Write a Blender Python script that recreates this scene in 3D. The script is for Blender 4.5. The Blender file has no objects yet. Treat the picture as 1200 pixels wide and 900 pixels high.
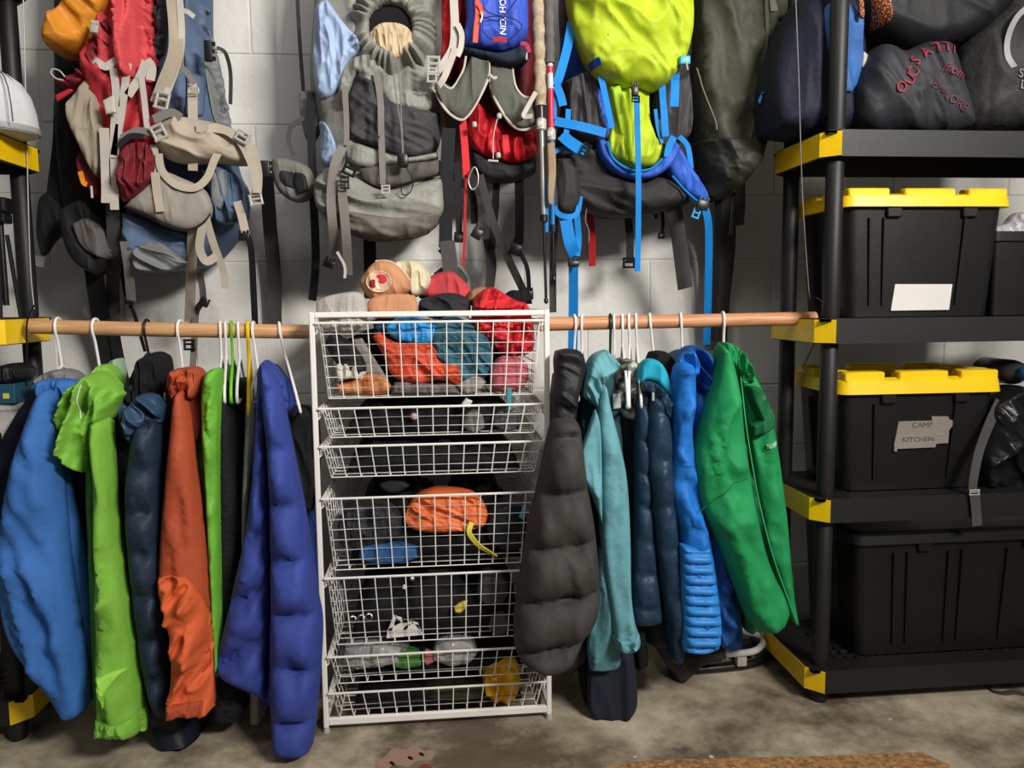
import bpy, bmesh, math, random
import numpy as np
from mathutils import Vector, Matrix
from mathutils.geometry import delaunay_2d_cdt
from mathutils.bvhtree import BVHTree
random.seed(7)
sc = bpy.context.scene
C = sc.collection

# ------------------------------------------------------------------ camera
FPX = 930.0
CAMZ = 1.045
YAW, PITCH, ROLL = math.radians(5.5), math.radians(5.9), math.radians(0.6)
FW = np.array([math.sin(YAW)*math.cos(PITCH), math.cos(YAW)*math.cos(PITCH), -math.sin(PITCH)])
RT = np.cross(FW, [0, 0, 1.0]); RT /= np.linalg.norm(RT)
UP = np.cross(RT, FW)
RT, UP = RT*math.cos(ROLL)-UP*math.sin(ROLL), UP*math.cos(ROLL)+RT*math.sin(ROLL)
cam = bpy.data.cameras.new('camera')
cam.sensor_width = 36.0
cam.lens = FPX*36.0/1200.0
cam.clip_start = 0.02
co = bpy.data.objects.new('camera', cam); C.objects.link(co)
mw = Matrix([[RT[0], UP[0], -FW[0], 0], [RT[1], UP[1], -FW[1], 0], [RT[2], UP[2], -FW[2], CAMZ], [0, 0, 0, 1]])
co.matrix_world = mw
sc.camera = co

# ------------------------------------------------------------------ light
w = bpy.data.worlds.new('world'); sc.world = w
w.use_nodes = True
w.node_tree.nodes['Background'].inputs[0].default_value = (0.95, 0.93, 0.92, 1)
w.node_tree.nodes['Background'].inputs[1].default_value = 0.16
def area(name, loc, target, sx, sy, power, col=(1, 1, 1), spread=180):
    l = bpy.data.lights.new(name, 'AREA'); l.shape = 'RECTANGLE'
    l.size = sx; l.size_y = sy; l.energy = power; l.color = col; l.spread = math.radians(spread)
    o = bpy.data.objects.new(name, l); C.objects.link(o)
    o.location = loc
    o.rotation_euler = (Vector(target)-Vector(loc)).to_track_quat('-Z', 'Y').to_euler()
    return o
area('ceiling_lamp_light', (1.75, -0.8, 2.5), (0.0, 2.3, 1.55), 1.0, 0.35, 54, (1.0, 0.965, 0.91), 100)
area('fill_light', (0.0, 0.7, 2.75), (0.0, 2.4, 1.2), 1.2, 0.35, 10, (1.0, 0.965, 0.92))  # weak fill added to lift the shadows, no fixture behind it
sc.view_settings.view_transform = 'Standard'
sc.view_settings.look = 'None'
sc.view_settings.gamma = 1.0
sc.view_settings.use_curve_mapping = False
sc.view_settings.exposure = 0.0

# ------------------------------------------------------------------ helpers
def P(px, py, y):
    r = FW + RT*((px-600)/FPX) - UP*((py-450)/FPX)
    k = y/r[1]
    return Vector((r[0]*k, y, r[2]*k+CAMZ))
def PF(px, py, z=0.0):                       # pixel -> point at height z
    r = FW + RT*((px-600)/FPX) - UP*((py-450)/FPX)
    k = (z-CAMZ)/r[2]
    return Vector((r[0]*k, r[1]*k, z))
def S(y): return y*1.02/FPX                   # metres per pixel near depth y
def lin(c): return tuple(((v/255)/12.92 if v/255 <= .04045 else ((v/255+.055)/1.055)**2.4) for v in c)

MATS = {}
def mat(name, col, rough=.75, bump=.12, bscale=60., var=.18, fine=.15, metal=0., spec=.35, sheen=0., col2=None, cscale=9., fscale=900., crease=0.):
    if name in MATS: return MATS[name]
    m = bpy.data.materials.new(name); m.use_nodes = True
    nt = m.node_tree; nd = nt.nodes; lk = nt.links
    b = nd['Principled BSDF']
    b.inputs['Roughness'].default_value = rough
    b.inputs['Metallic'].default_value = metal
    b.inputs['Specular IOR Level'].default_value = spec
    if sheen: b.inputs['Sheen Weight'].default_value = sheen
    c = lin(col)
    tc = nd.new('ShaderNodeTexCoord')
    n = nd.new('ShaderNodeTexNoise'); n.inputs['Scale'].default_value = cscale; n.inputs['Detail'].default_value = 5
    lk.new(tc.outputs['Object'], n.inputs['Vector'])
    mx = nd.new('ShaderNodeMix'); mx.data_type = 'RGBA'
    c2 = lin(col2) if col2 else tuple(v*(1-2*var) for v in c)
    c1 = c if col2 else tuple(min(1, v*(1+var)) for v in c)
    mx.inputs['A'].default_value = (*c2, 1); mx.inputs['B'].default_value = (*c1, 1)
    rp = nd.new('ShaderNodeMapRange'); rp.inputs['From Min'].default_value = .3; rp.inputs['From Max'].default_value = .7
    lk.new(n.outputs['Fac'], rp.inputs['Value']); lk.new(rp.outputs['Result'], mx.inputs['Factor'])
    lk.new(mx.outputs['Result'], b.inputs['Base Color'])
    last = None
    if bump:
        n2 = nd.new('ShaderNodeTexNoise'); n2.inputs['Scale'].default_value = bscale; n2.inputs['Detail'].default_value = 3
        lk.new(tc.outputs['Object'], n2.inputs['Vector'])
        bp = nd.new('ShaderNodeBump'); bp.inputs['Strength'].default_value = bump; bp.inputs['Distance'].default_value = .6/bscale
        lk.new(n2.outputs['Fac'], bp.inputs['Height']); last = bp
    if crease:                                # sharp cloth creases, longer than wide
        mp = nd.new('ShaderNodeMapping'); mp.inputs['Scale'].default_value = (1, 1, .38); mp.inputs['Rotation'].default_value = (0, .35, 0)
        lk.new(tc.outputs['Object'], mp.inputs['Vector'])
        n4 = nd.new('ShaderNodeTexNoise'); n4.noise_type = 'RIDGED_MULTIFRACTAL'; n4.inputs['Scale'].default_value = 15; n4.inputs['Detail'].default_value = 2.5; n4.inputs['Distortion'].default_value = .5
        lk.new(mp.outputs['Vector'], n4.inputs['Vector'])
        b4 = nd.new('ShaderNodeBump'); b4.inputs['Strength'].default_value = crease; b4.inputs['Distance'].default_value = .011
        lk.new(n4.outputs['Fac'], b4.inputs['Height'])
        if last: lk.new(last.outputs['Normal'], b4.inputs['Normal'])
        last = b4
    if fine:
        n3 = nd.new('ShaderNodeTexNoise'); n3.inputs['Scale'].default_value = fscale; n3.inputs['Detail'].default_value = 1
        lk.new(tc.outputs['Object'], n3.inputs['Vector'])
        b3 = nd.new('ShaderNodeBump'); b3.inputs['Strength'].default_value = fine; b3.inputs['Distance'].default_value = .0006
        lk.new(n3.outputs['Fac'], b3.inputs['Height'])
        if last: lk.new(last.outputs['Normal'], b3.inputs['Normal'])
        last = b3
    if last: lk.new(last.outputs['Normal'], b.inputs['Normal'])
    MATS[name] = m
    return m
def fab(name, col, rough=.7, **k):
    g = .3*col[0]+.59*col[1]+.11*col[2]
    col = tuple(min(255, (v*.9+g*.1)*1.03) for v in col)
    k.setdefault('crease', .7); k.setdefault('spec', .25); k.setdefault('var', .07); k['bump'] = k.get('bump', .12)*(.45 if k.get('bscale', 60) < 60 else 1)
    return mat(name, col, rough, **k)

LOC = {}                                      # world location of each object
def tag(o, label=None, cat=None, group=None, kind=None):
    if label: o['label'] = label
    if cat: o['category'] = cat
    if group: o['group'] = group
    if kind: o['kind'] = kind
    return o
def thing(name, label, cat, loc, group=None):
    o = bpy.data.objects.new(name, None); C.objects.link(o)
    o.empty_display_size = .05
    o.location = loc; LOC[o] = Vector(loc)
    return tag(o, label, cat, group)
def mesh(name, vs, fs, m, par=None, smooth=True, me=None):
    vs = np.asarray(vs, float)
    c = (vs.min(0)+vs.max(0))/2
    if par is None: c[2] = vs[:, 2].min()
    me = bpy.data.meshes.new(name)
    me.from_pydata((vs-c).tolist(), [], [list(f) for f in fs])
    if smooth: me.shade_smooth()
    me.materials.append(m)
    o = bpy.data.objects.new(name, me); C.objects.link(o)
    c = Vector(c.tolist())
    if par is not None:
        o.parent = par; o.location = c-LOC[par]
    else: o.location = c
    LOC[o] = c
    return o
def twin(src, name, par, loc):                # another object that shares its mesh
    o = bpy.data.objects.new(name, src.data); C.objects.link(o)
    loc = Vector(loc)
    o.parent = par; o.location = loc-(LOC[par] if par else Vector()); LOC[o] = loc
    return o
class MB:                                     # collects simple solids into one mesh
    def __init__(s): s.v = []; s.f = []
    def add(s, v, f):
        n = len(s.v); s.v += [tuple(p) for p in v]; s.f += [[i+n for i in q] for q in f]; return s
    def box(s, x0, x1, y0, y1, z0, z1):
        v = [(x, y, z) for x in (x0, x1) for y in (y0, y1) for z in (z0, z1)]
        return s.add(v, [(0, 1, 3, 2), (4, 6, 7, 5), (0, 4, 5, 1), (2, 3, 7, 6), (0, 2, 6, 4), (1, 5, 7, 3)])
    def rbox(s, x0, x1, y0, y1, z0, z1, r=.006, seg=2):
        bm = bmesh.new(); bmesh.ops.create_cube(bm, size=1)
        for q in bm.verts: q.co = Vector(((x0+x1)/2+q.co.x*(x1-x0), (y0+y1)/2+q.co.y*(y1-y0), (z0+z1)/2+q.co.z*(z1-z0)))
        bmesh.ops.bevel(bm, geom=bm.edges[:], offset=r, segments=seg, affect='EDGES', profile=.5)
        return s.bm(bm)
    def bm(s, bm):
        bm.verts.index_update()
        s.add([q.co[:] for q in bm.verts], [[q.index for q in f.verts] for f in bm.faces]); bm.free(); return s
    def prism(s, pts, z0, z1):                # plan polygon, extruded up
        n = len(pts)
        return s.add([(x, y, z0) for x, y in pts]+[(x, y, z1) for x, y in pts],
                     [list(range(n))[::-1], list(range(n, 2*n))]+[(i, (i+1) % n, n+(i+1) % n, n+i) for i in range(n)])
    def frustum(s, p0, z0, p1, z1):
        n = len(p0)
        return s.add([(x, y, z0) for x, y in p0]+[(x, y, z1) for x, y in p1],
                     [list(range(n))[::-1], list(range(n, 2*n))]+[(i, (i+1) % n, n+(i+1) % n, n+i) for i in range(n)])
    def tube(s, pts, r, seg=8, closed=False, cap=True):
        pts = [Vector(p) for p in pts]; n = len(pts)
        rs = r if isinstance(r, (list, tuple)) else [r]*n
        t0 = (pts[1]-pts[0]).normalized()
        ref = Vector((0, 0, 1)) if abs(t0.z) < .9 else Vector((1, 0, 0))
        u = t0.cross(ref).normalized(); V = []; 
        for i, p in enumerate(pts):
            a = pts[i-1] if (i or closed) else p
            b = pts[(i+1) % n] if (i < n-1 or closed) else p
            t = (b-a).normalized() if (b-a).length > 1e-9 else t0
            u = (u-t*u.dot(t)); u = u.normalized() if u.length > 1e-6 else t.orthogonal().normalized()
            w_ = t.cross(u)
            for k in range(seg):
                q = 2*math.pi*k/seg
                V.append(p+(u*math.cos(q)+w_*math.sin(q))*rs[i])
        F = [(i*seg+k, i*seg+(k+1) % seg, ((i+1) % n)*seg+(k+1) % seg, ((i+1) % n)*seg+k) for i in range(n if closed else n-1) for k in range(seg)]
        if cap and not closed: F += [list(range(seg))[::-1], [(n-1)*seg+k for k in range(seg)]]
        return s.add(V, F)
    def lathe(s, prof, c, seg=24, axis='z', M=None):   # prof: (r, h)
        V = []; 
        for r, h in prof:
            for k in range(seg):
                q = 2*math.pi*k/seg
                p = Vector((r*math.cos(q), r*math.sin(q), h))
                if axis == 'y': p = Vector((p.x, p.z, p.y))
                if axis == 'x': p = Vector((p.z, p.x, p.y))
                if M is not None: p = M @ p
                V.append(p+Vector(c))
        n = len(prof)
        F = [(i*seg+k, i*seg+(k+1) % seg, (i+1)*seg+(k+1) % seg, (i+1)*seg+k) for i in range(n-1) for k in range(seg)]
        F += [list(range(seg))[::-1], [(n-1)*seg+k for k in range(seg)]]
        return s.add(V, F)
    def build(s, name, m, par=None, smooth=False): 
        o = mesh(name, s.v, s.f, m, par, False)
        if smooth:
            o.data.shade_smooth()
            o.data.set_sharp_from_angle(angle=math.radians(40))
        return o

def cr(pts, n=6, closed=True):                # Catmull-Rom through points of any dimension
    p = np.asarray(pts, float); N = len(p); out = []
    rng = range(N) if closed else range(N-1)
    for i in rng:
        if closed: a, b, c, d = p[i-1], p[i], p[(i+1) % N], p[(i+2) % N]
        else: a, b, c, d = p[max(i-1, 0)], p[i], p[i+1], p[min(i+2, N-1)]
        for k in range(n):
            t = k/n
            out.append(.5*((2*b)+(-a+c)*t+(2*a-5*b+4*c-d)*t*t+(-a+3*b-3*c+d)*t**3))
    if not closed: out.append(p[-1])
    return np.array(out)
def outline(pts, n=6, turn=62):               # like cr() but sharp turns stay sharp
    p = np.asarray(pts, float); N = len(p)
    e = np.roll(p, -1, 0)-p; ang = np.arctan2(e[:, 1], e[:, 0])
    dt = np.abs((ang-np.roll(ang, 1)+np.pi) % (2*np.pi)-np.pi)
    cor = dt > math.radians(turn); out = []
    for i in range(N):
        b, c = p[i], p[(i+1) % N]
        a = b if cor[i] else p[i-1]
        d = c if cor[(i+1) % N] else p[(i+2) % N]
        for k in range(n):
            t = k/n
            out.append(.5*((2*b)+(-a+c)*t+(2*a-5*b+4*c-d)*t*t+(-a+3*b-3*c+d)*t**3))
    return np.array(out)
def resample(p, h, closed=True):
    q = np.vstack([p, p[:1]]) if closed else p
    L = np.concatenate([[0], np.cumsum(np.linalg.norm(np.diff(q, axis=0), axis=1))])
    n = max(8 if closed else 2, int(L[-1]/h))
    s = np.linspace(0, L[-1], n+1)
    if closed: s = s[:-1]
    return np.stack([np.interp(s, L, q[:, k]) for k in range(q.shape[1])], 1)
def vn(u, v, seed):                           # value noise
    i = np.floor(u); j = np.floor(v); a = u-i; b = v-j
    a = a*a*(3-2*a); b = b*b*(3-2*b)
    def h(i, j):
        x = np.sin(i*127.1+j*311.7+seed*74.7)*43758.5453
        return x-np.floor(x)
    return (h(i, j)*(1-a)+h(i+1, j)*a)*(1-b)+(h(i, j+1)*(1-a)+h(i+1, j+1)*a)*b
def wrinkle(u, v, seed, sz, ang, an):
    c, s_ = math.cos(ang), math.sin(ang)
    a = (u*c+v*s_)/sz; b = (-u*s_+v*c)/(sz*an)
    a = a+.9*(vn(a*.6, b*.8, seed+3)-.5)
    n1 = vn(a, b, seed); n2 = vn(a*2.1+5, b*1.9, seed+9)
    n3 = vn(a*4.3+2, b*3.1+7, seed+17)
    return 1.6*((1-np.abs(2*n1-1))**1.5*1.15+.5*(1-np.abs(2*n2-1))**1.4+  .1*(1-np.abs(2*n3-1))-.66)
def inside(p, poly):
    x, y = p[:, 0], p[:, 1]; r = np.zeros(len(p), bool)
    a = poly; b = np.roll(poly, -1, 0)
    for (x0, y0), (x1, y1) in zip(a, b):
        if y0 == y1: continue
        c = ((y0 > y) != (y1 > y)) & (x < (x1-x0)*(y-y0)/(y1-y0)+x0)
        r ^= c
    return r
def bdist(p, poly):
    a = poly; d = np.roll(poly, -1, 0)-a; L = (d**2).sum(1)+1e-12
    out = np.full(len(p), 1e9)
    for i in range(len(a)):
        w_ = p-a[i]; t = np.clip((w_@d[i])/L[i], 0, 1)
        out = np.minimum(out, ((w_-t[:, None]*d[i])**2).sum(1))
    return np.sqrt(out)
BV = {}
def surf_y(objs, x, z, default):
    best = None
    for o in objs:
        h = BV[o].ray_cast(Vector((x, -1, z)), Vector((0, 1, 0)), 6)
        if h[0] is not None and (best is None or h[0].y < best): best = h[0].y
    return default if best is None else best
SEED = [1]
def soft(name, poly, y, tf, tb, m, par=None, sharp=False, r=None, wr=.006, ws=.045, wa=0., an=3., baf=None, on=None, res=64, kx=0., kz=0., sag=0., seed=None, pw=.7):
    """Stuffed / sewn fabric piece: an outline at its own depth y, swelling tf forward and tb back, with folds (wr) and quilting (baf)."""
    if seed is None: SEED[0] += 1; seed = SEED[0]
    pl = np.asarray(poly, float) if sharp else outline(poly, 6)
    ym = y-.42*tf if not on else y            # the silhouette lies a little in front of the seam plane
    bd = np.array([[*(P(a, b, ym))] for a, b in pl])[:, [0, 2]]
    ext = (bd.max(0)-bd.min(0))
    _x, _z = bd[:, 0], bd[:, 1]; area_ = abs(np.sum(_x*np.roll(_z, -1)-_z*np.roll(_x, -1)))/2
    per_ = np.linalg.norm(bd-np.roll(bd, -1, 0), axis=1).sum()
    hstep = max(min(ext.max()/res, area_/per_*.5), .0014)
    bd = resample(bd, hstep)
    nb = len(bd)
    gx = np.arange(bd[:, 0].min(), bd[:, 0].max(), hstep); gz = np.arange(bd[:, 1].min(), bd[:, 1].max(), hstep*.9)
    g = np.array([[x+(hstep/2 if k % 2 else 0), z] for k, z in enumerate(gz) for x in gx])
    rg = np.random.RandomState(seed)
    g = g+rg.uniform(-.18, .18, g.shape)*hstep
    g = g[inside(g, bd)]
    if len(g): g = g[bdist(g, bd) > hstep*2.0]
    # rows of points parallel to the outline keep the rim smooth
    tn = np.roll(bd, -1, 0)-np.roll(bd, 1, 0); tn /= np.linalg.norm(tn, axis=1)[:, None]+1e-9
    nrm = np.stack([-tn[:, 1], tn[:, 0]], 1)
    if np.sum(_x*np.roll(_z, -1)-_z*np.roll(_x, -1)) < 0: nrm = -nrm
    for o_ in (.3, .8, 1.5):
        rg_ = bd+nrm*hstep*o_
        rg_ = rg_[inside(rg_, bd)]
        if len(rg_): rg_ = rg_[bdist(rg_, bd) > hstep*o_*.93]
        if len(rg_): g = np.vstack([g, rg_]) if len(g) else rg_
    pts = np.vstack([bd, g]) if len(g) else bd
    V2, _, F, oi, _, _ = delaunay_2d_cdt([Vector(p) for p in pts], [(i, (i+1) % nb) for i in range(nb)], [], 1, 1e-7)
    q = np.array([v[:] for v in V2])
    isb = np.array([any(k < nb for k in a) if a else True for a in oi])
    F = [list(f) for f in F]; ex = []; F2 = []
    for f in F:                               # ears with all corners on the outline get a middle point
        if all(isb[k] for k in f):
            ex.append(q[f].mean(0)); c_ = len(q)+len(ex)-1
            F2 += [[f[i], f[(i+1) % len(f)], c_] for i in range(len(f))]
        else: F2.append(f)
    F = F2
    if ex: q = np.vstack([q, ex]); isb = np.concatenate([isb, np.zeros(len(ex), bool)])
    d = bdist(q, bd); d[isb] = 0
    R = min(d.max(), r) if r else d.max()*.56
    R = max(R, 1e-4)
    t = np.clip(d/R, 0, 1)
    prof = np.sqrt(1-(1-t)**2)**pw
    u, v = q[:, 0], q[:, 1]
    edge = np.clip(d/(hstep*2.2), 0, 1)
    disp = np.zeros(len(q))
    if wr: disp += wr*wrinkle(u, v, seed, ws, wa, an)*edge
    if baf:
        sp, ang, amp, off = baf
        sp = sp*S(y); a = math.radians(ang)
        w0 = (vn(u*7, v*7, seed+2)-.5)*sp*.14
        s_ = (u*math.sin(a)+v*math.cos(a)+w0)/sp+off
        pil = np.abs(np.sin(np.pi*s_))**.5
        pk = 1-np.abs(np.sin(np.pi*s_))
        disp += amp*(pil-.55)*np.clip(d/(hstep*2), 0, 1)
        disp += amp*.25*pk**3*(vn((u*math.cos(a)-v*math.sin(a))/.011, s_*2, seed+5)-.5)*edge
    yb = np.full(len(q), y, float)+kx*(u-u.mean())+kz*(v-v.mean())
    if sag: yb = yb+sag*np.sin((v-v.min())/(ext[1]+1e-6)*math.pi)
    if on:
        yy = np.array([surf_y(on, a, b, 9.) for a, b in q])
        ok = yy < 8
        if ok.any():
            if (~ok).any():
                for k in np.where(~ok)[0]:
                    j = np.where(ok)[0][np.argmin(((q[ok]-q[k])**2).sum(1))]
                    yy[k] = yy[j]
            yb = yy-.004
        tb = min(tb, .012)
    yf = yb-tf*prof-disp; yk = np.minimum(yb+tb*prof, 2.478)
    v = np.maximum(v, .003)
    nf = len(q)
    bi = np.arange(nf)+nf
    F = [list(f) for f in F]
    verts = np.vstack([np.stack([u, yf, v], 1), np.stack([u, yk, v], 1)])
    mp = np.where(isb, np.arange(nf), bi)
    faces = []
    for f in F:
        a, b, c = f[:3]
        ar = (q[b][0]-q[a][0])*(q[c][1]-q[a][1])-(q[b][1]-q[a][1])*(q[c][0]-q[a][0])
        if ar < 0: f = f[::-1]
        faces.append(f)
        g2 = [int(mp[k]) for k in f[::-1]]
        faces.append(g2)
    used = np.unique(np.array([k for f in faces for k in f])); rm = -np.ones(2*nf, int); rm[used] = np.arange(len(used))
    verts = verts[used]; faces = [[int(rm[k]) for k in f] for f in faces]
    o = mesh(name, verts, faces, m, par)
    BV[o] = BVHTree.FromPolygons([Vector(p) for p in verts.tolist()], faces)
    return o
def strap(name, pts, wpx, y, m, par=None, on=None, thick=.0022, tw=None, wpx2=None, lift=.003, n=8):
    """Webbing: a ribbon through pixel points (px, py[, depth])."""
    pp = [(a[0], a[1], a[2] if len(a) > 2 else y) for a in pts]
    pl = cr(pp, n, False) if len(pp) > 2 else np.array([np.array(pp[0])*(1-k/10)+np.array(pp[1])*k/10 for k in range(11)])
    W = [P(a, b, c) for a, b, c in pl]
    if on: W = [Vector((p.x, min(p.y, surf_y(on, p.x, p.z, p.y)-lift), p.z)) for p in W]
    if on and len(W) > 4:
        ys = [p.y for p in W]
        W = [Vector((p.x, (ys[max(i-1, 0)]+2*ys[i]+ys[min(i+1, len(W)-1)])/4, p.z)) for i, p in enumerate(W)]
    k = len(W); V = []
    for i, p in enumerate(W):
        t = (W[min(i+1, k-1)]-W[max(i-1, 0)]).normalized()
        s_ = t.cross(Vector((0, -1, 0)))
        s_ = s_.normalized() if s_.length > 1e-5 else Vector((1, 0, 0))
        a = (tw[0]+(tw[1]-tw[0])*i/(k-1)) if tw else 0
        if a: s_ = Matrix.Rotation(math.radians(a), 3, t) @ s_
        nn = s_.cross(t).normalized()
        wd = (wpx+((wpx2 if wpx2 is not None else wpx)-wpx)*i/(k-1))*S(p.y)/2
        V += [p-s_*wd+nn*thick/2, p+s_*wd+nn*thick/2, p+s_*wd-nn*thick/2, p-s_*wd-nn*thick/2]
    F = [(i*4+j, i*4+(j+1) % 4, i*4+4+(j+1) % 4, i*4+4+j) for i in range(k-1) for j in range(4)]+[(3, 2, 1, 0), (4*k-4, 4*k-3, 4*k-2, 4*k-1)]
    o = mesh(name, [v[:] for v in V], F, m, par, False)
    return o
def cord(name, pts, r, y, m, par=None, on=None, seg=6, n=8, lift=.003):
    pp = [(a[0], a[1], a[2] if len(a) > 2 else y) for a in pts]
    pl = cr(pp, n, False) if len(pp) > 2 else pp
    W = [P(a, b, c) for a, b, c in pl]
    if on: W = [Vector((p.x, min(p.y, surf_y(on, p.x, p.z, p.y)-lift), p.z)) for p in W]
    return MB().tube(W, r, seg).build(name, m, par, True)
def buckle(px, py, wpx, hpx, y, m, par, rot=0., name='buckle', bar=True):
    """Ladder-lock buckle: a frame of rounded bars with a middle bar."""
    s_ = S(y); a, b = wpx*s_/2, hpx*s_/2; t = max(min(a, b)*.28, .0014)
    mb = MB(); Rz = Matrix.Rotation(math.radians(rot), 3, 'Y'); c = P(px, py, y)
    def bar_(p, q): mb.tube([c+Rz @ Vector((p[0], 0, p[1])), c+Rz @ Vector((q[0], 0, q[1]))], t, 6)
    bar_((-a, -b), (-a, b)); bar_((a, -b), (a, b)); bar_((-a-t, -b), (a+t, -b)); bar_((-a-t, b), (a+t, b))
    if bar: bar_((-a, b*.15), (a, b*.15))
    return mb.build(name, m, par, True)
def clip(px, py, wpx, hpx, y, m, par, rot=0., name='buckle'):
    """Side-release buckle: solid rounded body with two prongs."""
    s_ = S(y); a, b = wpx*s_/2, hpx*s_/2; Rz = Matrix.Rotation(math.radians(rot), 4, 'Y'); c = P(px, py, y)
    mb = MB().rbox(-a, a, -.005, .005, -b, b*.45, min(a, b, .005)*.6).rbox(-a*.9, -a*.5, -.003, .003, b*.4, b, .0012, 1).rbox(a*.5, a*.9, -.003, .003, b*.4, b, .0012, 1).rbox(-a*.2, a*.2, -.003, .003, b*.4, b*.85, .0012, 1)
    mb.v = [tuple((Rz @ Vector(p))+c) for p in mb.v]
    return mb.build(name, m, par, True)
def text(name, s, px, py, y, hpx, m, par=None, on=None, rot=0., wide=1.0, bold=.0, shear=0., depth=.0006):
    cu = bpy.data.curves.new('t', 'FONT'); cu.body = s; cu.size = 1; cu.align_x = 'CENTER'; cu.align_y = 'CENTER'; cu.offset = bold; cu.resolution_u = 3; cu.shear = shear
    t = bpy.data.objects.new('t', cu); C.objects.link(t)
    me = bpy.data.meshes.new_from_object(t)
    bpy.data.objects.remove(t); bpy.data.curves.remove(cu)
    bm = bmesh.new(); bm.from_mesh(me); bpy.data.meshes.remove(me)
    bmesh.ops.triangulate(bm, faces=bm.faces[:]); 
    bmesh.ops.subdivide_edges(bm, edges=[e for e in bm.edges if e.calc_length() > .16], cuts=2)
    bmesh.ops.triangulate(bm, faces=bm.faces[:])
    bm.verts.index_update()
    k = hpx*S(y)/.7; c = P(px, py, y); a = math.radians(rot); V = []
    for q in bm.verts:
        x, z = q.co.x*k*wide, q.co.y*k
        X = c.x+x*math.cos(a)-z*math.sin(a); Z = c.z+x*math.sin(a)+z*math.cos(a)
        Y = surf_y(on, X, Z, y)-.004 if on else y
        V.append((X, Y, Z))
    F = [[q.index for q in f.verts] for f in bm.faces]; bm.free()
    n = len(V); V += [(a_, b_-depth, c_) for a_, b_, c_ in V]
    F += [[i+n for i in f] for f in F]
    return mesh(name, V, F, m, par, False)
# ------------------------------------------------------------------ materials
black_pl = mat('black_plastic', (27, 26, 26), .5, .12, 300, .1, .3, spec=.4)
yellow_pl = mat('yellow_plastic', (246, 202, 10), .42, .05, 60, .05, .1, spec=.45)
white_wire = mat('white_coated_wire', (236, 232, 224), .38, 0, 50, .03, 0, spec=.5)
white_hanger = mat('white_hanger_plastic', (236, 233, 228), .35, 0, 50, .03, 0, spec=.5)
blk_web = fab('black_webbing', (30, 30, 32), .8, bump=0, fscale=700, fine=.5)
gry_web = fab('grey_webbing', (120, 114, 108), .8, bump=0, fine=.5)
dgry_web = fab('dark_grey_webbing', (70, 67, 66), .8, bump=0, fine=.5)
bei_web = fab('beige_webbing', (176, 164, 146), .8, bump=0, fine=.5)
blu_web = fab('bright_blue_webbing', (8, 124, 208), .7, bump=0, fine=.5)
red_web = fab('red_webbing', (176, 24, 30), .7, bump=0, fine=.5)
clip_blk = mat('black_buckle_plastic', (22, 22, 24), .35, 0, 50, .05, 0)
clip_gry = mat('grey_buckle_plastic', (170, 168, 160), .35, 0, 50, .05, 0)
steel = mat('brushed_steel', (175, 175, 172), .35, 0, 50, .05, .1, metal=1.)
wood_l = None
def wood(name, c1, c2):
    m = bpy.data.materials.new(name); m.use_nodes = True; nt = m.node_tree; nd = nt.nodes; lk = nt.links
    b = nd['Principled BSDF']; b.inputs['Roughness'].default_value = .5
    tc = nd.new('ShaderNodeTexCoord'); mp = nd.new('ShaderNodeMapping'); mp.inputs['Scale'].default_value = (3, 60, 60)
    n = nd.new('ShaderNodeTexNoise'); n.inputs['Scale'].default_value = 3; n.inputs['Detail'].default_value = 6; n.inputs['Distortion'].default_value = .6
    lk.new(tc.outputs['Object'], mp.inputs['Vector']); lk.new(mp.outputs['Vector'], n.inputs['Vector'])
    r = nd.new('ShaderNodeValToRGB'); r.color_ramp.elements[0].position = .35; r.color_ramp.elements[1].position = .7
    r.color_ramp.elements[0].color = (*lin(c2), 1); r.color_ramp.elements[1].color = (*lin(c1), 1)
    lk.new(n.outputs['Fac'], r.inputs['Fac']); lk.new(r.outputs['Color'], b.inputs['Base Color'])
    bp = nd.new('ShaderNodeBump'); bp.inputs['Strength'].default_value = .15; bp.inputs['Distance'].default_value = .002
    lk.new(n.outputs['Fac'], bp.inputs['Height']); lk.new(bp.outputs['Normal'], b.inputs['Normal'])
    return m
wood_l = wood('pale_wood', (218, 172, 124), (190, 140, 94))
wood_r = wood('reddish_wood', (214, 156, 112), (182, 122, 82))

# ------------------------------------------------------------------ wall and floor
WY = 2.48
def wall_mat():
    m = mat('painted_block', (216, 214, 208), .6, .16, 40, .05, .3, fscale=420, cscale=2.2, spec=.3)
    return m
pw = wall_mat()
wall = MB().box(-3.2, 4.2, WY+.004, WY+.2, 0, 3.0).build('wall_back', pw); wall['kind'] = 'structure'
CH, BW_ = .2015, .40
z146 = P(290, 146, WY).z
z0 = z146-math.floor(z146/CH)*CH-CH
bm0 = MB().rbox(-BW_/2+.0012, BW_/2-.0012, 0, .03, .0012, CH-.0012, .004, 2)
blk = None
row = 0; zz = z0
while zz < 2.35:
    off = 0 if row % 2 else BW_/2
    for i in range(-4, 7):
        x = i*BW_+off+.08
        if blk is None:
            blk = mesh('block', bm0.v, bm0.f, pw, wall, False); base = LOC[blk].copy(); b_off = base
            blk.location = Vector((x, WY+.015, zz+CH/2))-LOC[wall]
        else: twin(blk, 'block', wall, (x, WY+.015+random.uniform(-.0006, .0006), zz+CH/2))
    zz += CH; row += 1
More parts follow.
